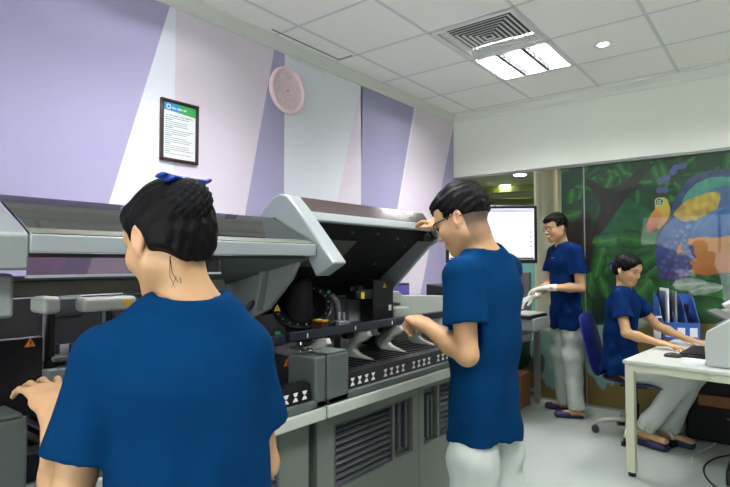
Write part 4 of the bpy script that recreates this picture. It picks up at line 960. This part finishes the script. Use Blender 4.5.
    for sh in ('lsh', 'rsh'): T.add(cap(sp(N(sh), .04, neck), neck-V3(0, 0, .040), .057*bw, .052*bw), .04)
    sl = g.get('sleeve', .62); fwd = unit(np.cross([0, 0, 1], rt))
    for sh, el in (('lsh', 'lel'), ('rsh', 'rel')):
        S_, E_ = N(sh), N(el); T.add(cap(S_, sp(S_, sl, E_), .060*bw, .071*bw, fwd, 1.05, 1.12, flat=True), .022)
    am = tn.get('fold', .004); rs = np.random.RandomState(g.get('seed', 1)); W = [(rs.normal(size=3)*V3(1, 1, .45), rs.uniform(0, 6.3), rs.uniform(28, 75)) for _ in range(7)]
    W = [(unit(a), b, c) for a, b, c in W]
    def fold(x, y, z):
        v = 0
        for a, p, f in W: v = v+np.sin((x*a[0]+y*a[1]+z*a[2])*f+p+1.2*np.sin((x*a[1]-y*a[2]+z*a[0])*f*.45+p*2))
        lowz = np.clip((chest[2]+.05-z)/.25, .25, 1.3); return am*(v/2.6)*lowz
    T.disp(fold)
    T.sub(cap(hem+unit(waist-hem)*.02, hem+(hem-waist)*.3, wa-.016, wa-.010, hipr, el_[0], flat0=True), .004)
    for sh, el in (('lsh', 'lel'), ('rsh', 'rel')):
        S_, E_ = N(sh), N(el); T.sub(cap(sp(S_, sl-.10, E_), sp(S_, sl+.3, E_), .056*bw, .064*bw, fwd, 1.05, 1.12, flat0=True), .004)
    nu = unit(hb-neck); T.sub(cap(neck+nu*.02+tn.get('noff', V3(0, 0, 0)), neck+nu*.2, .063*bw, .075*bw, rt, 1.12), .008)
    if 'vneck' in g:
        ff = unit([g['tface'][0], g['tface'][1], 0]); a0 = neck+ff*.075+V3(0, 0, .02); b0 = neck+ff*.118+V3(0, 0, -g['vneck']); T.sub(cap(a0, b0, .045, .008), .008)
    tu = T.mesh('tunic', M[g.get('cloth', 'blue')], root, smooth=2)
    # trousers
    lo = np.min([N('lknee'), N('rknee'), N('lank'), N('rank'), pel], 0)-.2; hi = np.max([N('lknee'), N('rknee'), N('lank'), N('rank'), pel], 0)+.22; lo[2] = .02
    Q = Field(lo, hi, g.get('hq', .008))
    Q.add(cap(pel, waist, .090*bw, .084*bw, hipr, 1.45, 1.36, flat=False), .03)
    for hp, kn, an in (('lhip', 'lknee', 'lank'), ('rhip', 'rknee', 'rank')):
        a, b, c = N(hp), N(kn), N(an); a = sp(a, .24, b); c2 = sp(c, -.0, b)+V3(0, 0, -.01)
        Q.add(cap(a, sp(a, .45, b), .076*bw, .084*bw), .03).add(cap(sp(a, .45, b), b, .084*bw, .078*bw), .03).add(cap(b, c2, .076*bw, .070*bw, flat=True), .04)
    W2 = [(unit(rs.normal(size=3)*V3(.8, .8, .7)), rs.uniform(0, 6.3), rs.uniform(30, 60)) for _ in range(6)]
    Q.disp(lambda x, y, z: .0035*sum(np.sin((x*a[0]+y*a[1]+z*a[2])*f+p+1.3*np.sin((x*a[1]-y*a[2]+z*a[0])*f*.5+p)) for a, p, f in W2)/2)
    for kn, an in (('lknee', 'lank'), ('rknee', 'rank')):
        b, c = N(kn), N(an); Q.sub(cap(sp(c, .10, b), c+(c-b)*.3, .054*bw, .058*bw, flat0=True), .004)
    Q.mesh('trousers', M['fabric_w'], root, smooth=2)
    # slippers
    for an, toe in (('lank', 'ltoe'), ('rank', 'rtoe')):
        T_ = unit([g[toe][0], g[toe][1], 0]); a0 = N(an); sd = np.cross(T_, [0, 0, 1]); b = V3(a0[0], a0[1], 0)
        if a0[2] > .16: b[2] = a0[2]-.09
        S2 = Field(b-.2-V3(0, 0, -.2), b+.26, .006)
        S2.add(cap(b-T_*.045+[0, 0, .018], b+T_*.155+[0, 0, .018], .016, .016, sd, 2.2, 3.0), .01)
        S2.add(cap(b+T_*.07+[0, 0, .035], b+T_*.15+[0, 0, .028], .034, .024, sd, 1.45, 1.9), .01)
        S2.sub(cap(b-T_*.07+[0, 0, .085], b+T_*.09+[0, 0, .07], .052, .026, sd, 1.1, 1.4), .006)
        S2.mesh('slipper', M['slip'], root, smooth=1)
    return root, Hd, R
def hair_field(Hd, R, s, h=.0035, ext=.15): return Field(Hd-ext, Hd+ext, h)
def spectacles(root, Hd, R, s=1., rim=.0018, w=.027, hh=.019):
    L = lambda x, y, z: Vector(Hd+R @ (V3(x, y, z)*s)); m = MB()
    for q in (1, -1):
        n = 24; P = []
        for k in range(n+1):
            a = 2*math.pi*k/n; cx = math.copysign(abs(math.cos(a))**.7, math.cos(a)); cz = math.copysign(abs(math.sin(a))**.7, math.sin(a)); P.append(L(q*.034+w*cx, .103-.012*abs(q*.034+w*cx)/.06, -.002+hh*cz))
        m.tube(P, rim, 6)
        m.tube([L(q*.060, .093, .008), L(q*.074, .080, .010), L(q*.080, .03, .010), L(q*.081, -.012, .012), L(q*.080, -.028, -.004)], rim, 6)
    m.tube([L(-.009, .105, .003), L(0, .109, .006), L(.009, .105, .003)], rim, 6)
    g = m.build('spectacles', M['black'], root, smooth=True)
    for q in (1, -1):
        k = MB(); ring = []
        for dy in (.0, .001): ring.append([L(q*.034+w*.97*math.copysign(abs(math.cos(a))**.7, math.cos(a)), .1025-.012*abs(q*.034+w*math.cos(a))/.06+dy, -.002+hh*.97*math.copysign(abs(math.sin(a))**.7, math.sin(a))) for a in [2*math.pi*i/24 for i in range(24)]])
        k.loft(ring).build('lens', M['lens'], g)
def hairwave(Hd, R, amp, f=300, ax=1):
    def fn(x, y, z):
        q = [(x-Hd[0])*R[0, i]+(y-Hd[1])*R[1, i]+(z-Hd[2])*R[2, i] for i in range(3)]
        return amp*np.sin(q[0]*f+8*np.sin(q[1]*23+q[2]*17))+amp*.7*np.sin(q[2]*f*.8+q[1]*f*.3+5*np.sin(q[0]*31))
    return fn
def crop_hair(root, Hd, R, s=1., fringe=.0, top=.014, h=.003, low=.0):
    H = hair_field(Hd, R, s, h); L = lambda x, y, z: Hd+R @ (V3(x, y, z)*s)
    H.add(ell(L(0, -.012, .042), np.array((.079, .100, .086+top))*s, R), .01)
    H.add(ell(L(0, .055, .078), np.array((.055, .044, .032))*s, R), .03); H.add(ell(L(.01, .082+fringe*.3, .068), np.array((.042, .018, .020+fringe))*s, R), .02)
    H.disp(hairwave(Hd, R, .0016))
    H.sub(ell(L(0, .105, .0), np.array((.12, .075, .052-fringe*.4))*s, R), .006)      # face
    H.sub(ell(L(0, .02, -.29), np.array((.34, .34, .30+low))*s, R), .004)           # below the hairline
    for q in (1, -1): H.sub(ell(L(q*.10, .01, -.01), np.array((.032, .055, .045))*s, R), .008)
    return H.mesh('hair', M['hair'], root, smooth=1)
# ---- man at the machine, seen from behind
m1, Hd, R = make_person(dict(label='standing man in blue scrub tunic and glasses with one hand on the raised lid', root=(-.82, 1.78, 0), s=1.0,
 head=(-.903, 1.712, 1.452), face=((-.998, -.06), 20, 0), neck=(-.845, 1.755, 1.345), chest=(-.845, 1.765, 1.20), waist=(-.843, 1.755, 1.03), pelvis=(-.843, 1.755, .88), hem=(-.845, 1.752, .688),
 lsh=(-.850, 1.595, 1.252), rsh=(-.840, 1.925, 1.272), lel=(-.815, 1.565, 1.00), rel=(-.985, 2.085, 1.235), lwr=(-1.015, 1.635, 1.075), rwr=(-1.185, 2.085, 1.445),
 lhand=dict(d=(-.80, .36, .20), n=(-.15, .1, -1), side=(0, 1, 0), curl=(48, 52, 30), thumb=28, tcurl=18), rhand=dict(d=(-.85, .15, .42), n=(-.3, .1, -.9), side=(0, -1, .2), curl=(20, 34, 24), thumb=35, tcurl=20),
 lhip=(-.845, 1.68, .86), rhip=(-.845, 1.83, .86), lknee=(-.855, 1.67, .47), rknee=(-.83, 1.85, .47), lank=(-.83, 1.665, .09), rank=(-.80, 1.86, .09), ltoe=(-1, -.05), rtoe=(-1, .1),
 fade=1, h=.006, hf=.0028, tface=(-1, 0), tun=dict(w=(.116, .106, .110), e=(1.40, 1.40, 1.42), fold=.0045), seed=4))
crop_hair(m1, Hd, R, 1.0, fringe=.012)
spectacles(m1, Hd, R, rim=.0024)
k = MB().cyl((-1.115, 1.69, 1.075), (-1.125, 1.695, 1.095), .008, n=14); tag(k.build('tube_cap', M['mark'], smooth='auto'), 'small white tube cap held in the standing mans left hand', 'cap')
# ---- woman in the foreground, seen from behind
w1, Hw, Rw = make_person(dict(label='woman with netted hair bun and blue bow in blue scrubs, back to the viewer', root=(-.87, .60, 0), s=.91, female=True,
 head=(-.938, .573, 1.345), face=((-.996, -.04), 16, 0), neck=(-.892, .602, 1.235), chest=(-.905, .585, 1.07), waist=(-.885, .59, .93), pelvis=(-.87, .59, .80), hem=(-.87, .59, .62),
 lsh=(-.965, .465, 1.125), rsh=(-.845, .680, 1.125), lel=(-.965, .405, .865), rel=(-.855, .742, .885), lwr=(-1.120, .447, 1.015), rwr=(-1.06, .70, .93),
 lhand=dict(d=(-.95, .06, .42), n=(-.25, 0, -1), side=(0, 1, 0), curl=(16, 24, 14), spread=2.0, thumb=38, tcurl=8), rhand=dict(d=(-.9, -.1, -.05), n=(0, 0, -1), side=(0, -1, 0), curl=(20, 26, 20)),
 lhip=(-.90, .525, .78), rhip=(-.84, .655, .78), lknee=(-.91, .50, .43), rknee=(-.85, .68, .43), lank=(-.88, .50, .09), rank=(-.82, .69, .09), ltoe=(-.9, .3), rtoe=(-.85, .5),
 h=.006, hf=.0028, ht=.005, tface=(-.88, .47), tun=dict(w=(.125, .108, .112), e=(1.32, 1.28, 1.32), fold=.0065), seed=9))
L = lambda x, y, z: Hw+Rw @ (V3(x, y, z)*.91)
H = Field(Hw-.16, Hw+.16, .0035)
H.add(ell(L(0, -.018, .036), (.075, .092, .082), Rw), .01).add(ell(L(0, -.045, -.02), (.066, .058, .064), Rw), .03).add(ell(L(0, .05, .06), (.056, .042, .042), Rw), .03)
H.disp(hairwave(Hw, Rw, .0012, 240))
H.sub(ell(L(0, .115, -.01), (.12, .075, .078), Rw), .006).sub(ell(L(0, .02, -.135), (.14, .12, .085), Rw), .006)
for q in (1, -1):
    H.sub(ell(L(q*.100, .012, -.030), (.040, .048, .052), Rw), .006); H.sub(ell(L(q*.090, -.030, -.085), (.062, .075, .048), Rw), .01)
hr = H.mesh('hair', M['hair'], w1, smooth=1)
B = Field(Hw-.2, Hw+.2, .003); bc = L(-.008, -.098, .048)
B.add(ell(bc, (.044, .040, .043), Rw), .006); bq = Rw
def knit(x, y, z):
    q = [(x-bc[0])*bq[0, i]+(y-bc[1])*bq[1, i]+(z-bc[2])*bq[2, i] for i in range(3)]
    return .0030*np.sin(q[0]*420)*np.sin(q[2]*420)+.001*np.sin(q[1]*380+q[0]*200)
B.disp(knit); B.mesh('hair_bun_net', M['net'], hr, smooth=0)
# bow: four loops and a knot on top of the bun
Bo = Field(Hw-.2, Hw+.2, .003)
cb = L(.0, -.086, .100)
for a, ln, zz in ((.0, .052, .004), (math.pi, .052, .004), (.35, .040, -.004), (math.pi-.35, .040, -.004)):
    d = Rw @ V3(math.cos(a), -math.sin(a)*.6, 0); Bo.add(cap(cb+d*.008, cb+d*ln+V3(0, 0, zz), .004, .0045, Rw @ V3(0, 1, .1), 2.0, 3.6), .004)
Bo.add(ell(cb, (.010, .011, .009), Rw), .004); Bo.mesh('hair_bow', M['bow'], hr, smooth=1)
MB().sph(L(-.050, -.050, .083), .007, 1.8, 1, .8).build('hair_clip', M['chrome'], hr, smooth=True)
rw = random.Random(2)
m = MB()
for k in range(26):
    a = rw.uniform(-.045, .045); p = L(a, -.066+abs(a)*.25, -.055); q = L(a*.85+rw.uniform(-.01, .01), -.058+abs(a)*.2, -.085-rw.uniform(0, .02)); e = L(a*.7+rw.uniform(-.015, .015), -.046, -.11-rw.uniform(0, .02)); m.tube([p, q, e], [.0007, .0005, .0003], 4)
m.build('nape_wisps', M['hair'], hr)
# ---- man standing by the glass
DM = (.034, .027)
m2, H2, R2 = make_person(dict(label='young man in navy scrubs, glasses and white gloves standing by the glass wall', root=(-1.53, 4.60, 0), s=.98,
 head=(-1.575, 4.575, 1.590), face=((-.60, -.80), 6, 0), neck=(-1.535, 4.61, 1.452), chest=(-1.525, 4.615, 1.31), waist=(-1.52, 4.62, 1.12), pelvis=(-1.51, 4.62, .95), hem=(-1.51, 4.62, .735),
 lsh=(-1.395, 4.500, 1.385), rsh=(-1.645, 4.735, 1.385), lel=(-1.355, 4.50, 1.09), rel=(-1.69, 4.70, 1.10), lwr=(-1.585, 4.43, 1.085), rwr=(-1.75, 4.50, 1.0),
 lhand=dict(d=(-.95, -.25, -.05), n=(0, 0, -1), side=(-.3, 1, 0), curl=(18, 26, 18), s=1.05), rhand=dict(d=(-.5, -.75, -.25), n=(0, 0, -1), side=(1, -.2, 0), curl=(20, 30, 20), s=1.05),
 lhip=(-1.455, 4.575, .92), rhip=(-1.565, 4.665, .92), lknee=(-1.45, 4.56, .50), rknee=(-1.59, 4.70, .50), lank=(-1.43, 4.58, .085), rank=(-1.58, 4.77, .085), ltoe=(-.95, -.35), rtoe=(-.95, -.2),
 fade=1, h=.008, hf=.004, hh=.004, ht=.008, hq=.009, cloth='blue2', vneck=.07, tface=(-.73, -.69), tun=dict(w=(.122, .104, .106), e=(1.44, 1.36, 1.38), fold=.005), seed=12))
crop_hair(m2, H2, R2, .98, fringe=.002, h=.0035); spectacles(m2, H2, R2, .98, rim=.0014)
def glove(root, W, hd, sc=1.09):
    d = unit(hd['d']); G = Field(W+d*.06-.15, W+d*.06+.15, .0035)
    for pr, k in hand_prims(W, d, hd['n'], hd['side'], s=1.05*sc, curl=hd['curl']): G.add(pr, k)
    G.add(cap(W-d*.045, W+d*.01, .030, .027, np.cross(hd['n'], d), 1.0, 1.15), .01); G.mesh('glove', M['glove'], root, smooth=1)
glove(m2, V3(-1.585, 4.43, 1.085), dict(d=(-.95, -.25, -.05), n=(0, 0, -1), side=(-.3, 1, 0), curl=(18, 26, 18)))
glove(m2, V3(-1.75, 4.50, 1.0), dict(d=(-.5, -.75, -.25), n=(0, 0, -1), side=(1, -.2, 0), curl=(20, 30, 20)))
f = unit([-.73, -.69, 0]); r = V3(f[1], -f[0], 0); p = V3(-1.525, 4.615, 1.335)+f*.125-r*.06
k = MB(); k.cyl(p, p+f*.001+V3(-r[0], -r[1], 0)*.0, .001) if False else None
k.tube([Vector(p+r*t+V3(0, 0, .002*math.sin(t*900))+f*(.006-abs(t)*.12)) for t in np.linspace(-.03, .03, 14)], .002, 5).build('chest_embroidery', M['green'], m2)
# ---- seated woman at the desk
w2, H3, R3 = make_person(dict(label='seated woman in navy scrubs with tied back hair typing at the white desk', root=(-.98, 4.33, 0), s=.95, female=True,
 head=(-.925, 4.315, 1.245), face=((.93, -.36), 16, 0), neck=(-.955, 4.33, 1.112), chest=(-.965, 4.33, .97), waist=(-.985, 4.33, .76), pelvis=(-1.00, 4.33, .545), hem=(-.995, 4.33, .475),
 rsh=(-.955, 4.175, 1.045), lsh=(-.955, 4.485, 1.045), rel=(-.890, 4.085, .800), lel=(-.775, 4.56, .815), rwr=(-.700, 4.165, .742), lwr=(-.575, 4.49, .742),
 rhand=dict(d=(.95, -.25, -.06), n=(0, 0, -1), side=(0, 1, 0), curl=(12, 16, 12), spread=1.6), lhand=dict(d=(.9, -.40, -.05), n=(0, 0, -1), side=(0, -1, 0), curl=(14, 22, 14), spread=1.6),
 rhip=(-.98, 4.25, .50), lhip=(-.98, 4.41, .50), rknee=(-.56, 4.27, .50), lknee=(-.53, 4.46, .50), rank=(-.82, 4.23, .12), lank=(-.69, 4.37, .10), rtoe=(.95, -.3), ltoe=(.95, -.1),
 h=.008, hf=.004, hh=.004, ht=.008, hq=.009, cloth='blue2', vneck=.085, tface=(1, -.05), tun=dict(w=(.135, .106, .108), e=(1.30, 1.32, 1.36), fold=.005), seed=21))
L = lambda x, y, z: H3+R3 @ (V3(x, y, z)*.95)
H = Field(H3-.16, H3+.18, .0035)
H.add(ell(L(0, -.016, .036), (.081, .098, .086), R3), .01).add(ell(L(0, -.045, -.015), (.070, .062, .065), R3), .03).add(ell(L(0, .055, .058), (.06, .038, .040), R3), .03)
H.add(ell(L(0, -.115, .0), (.040, .032, .038), R3), .01); H.disp(hairwave(H3, R3, .001, 240))
H.sub(ell(L(0, .120, -.015), (.085, .066, .074), R3), .006).sub(ell(L(0, .02, -.135), (.14, .12, .090), R3), .006)
H.sub(ell(L(0, .135, .03), (.06, .055, .05), R3), .01)
for q in (1, -1): H.sub(ell(L(q*.095, .015, -.030), (.030, .045, .040), R3), .008)
hr = H.mesh('hair', M['hair'], w2, smooth=1)
m = MB()
for k in range(9):
    a = k*2*math.pi/9; m.sph(L(.036*math.cos(a), -.108, .036*math.sin(a)), .015)
m.build('hair_scrunchie', mat('purple_cloth', (66, 52, 140), .7), hr, smooth=True)

for o_, d_ in ((m2, (.034, .027)),): o_.location.x += d_[0]; o_.location.y += d_[1]
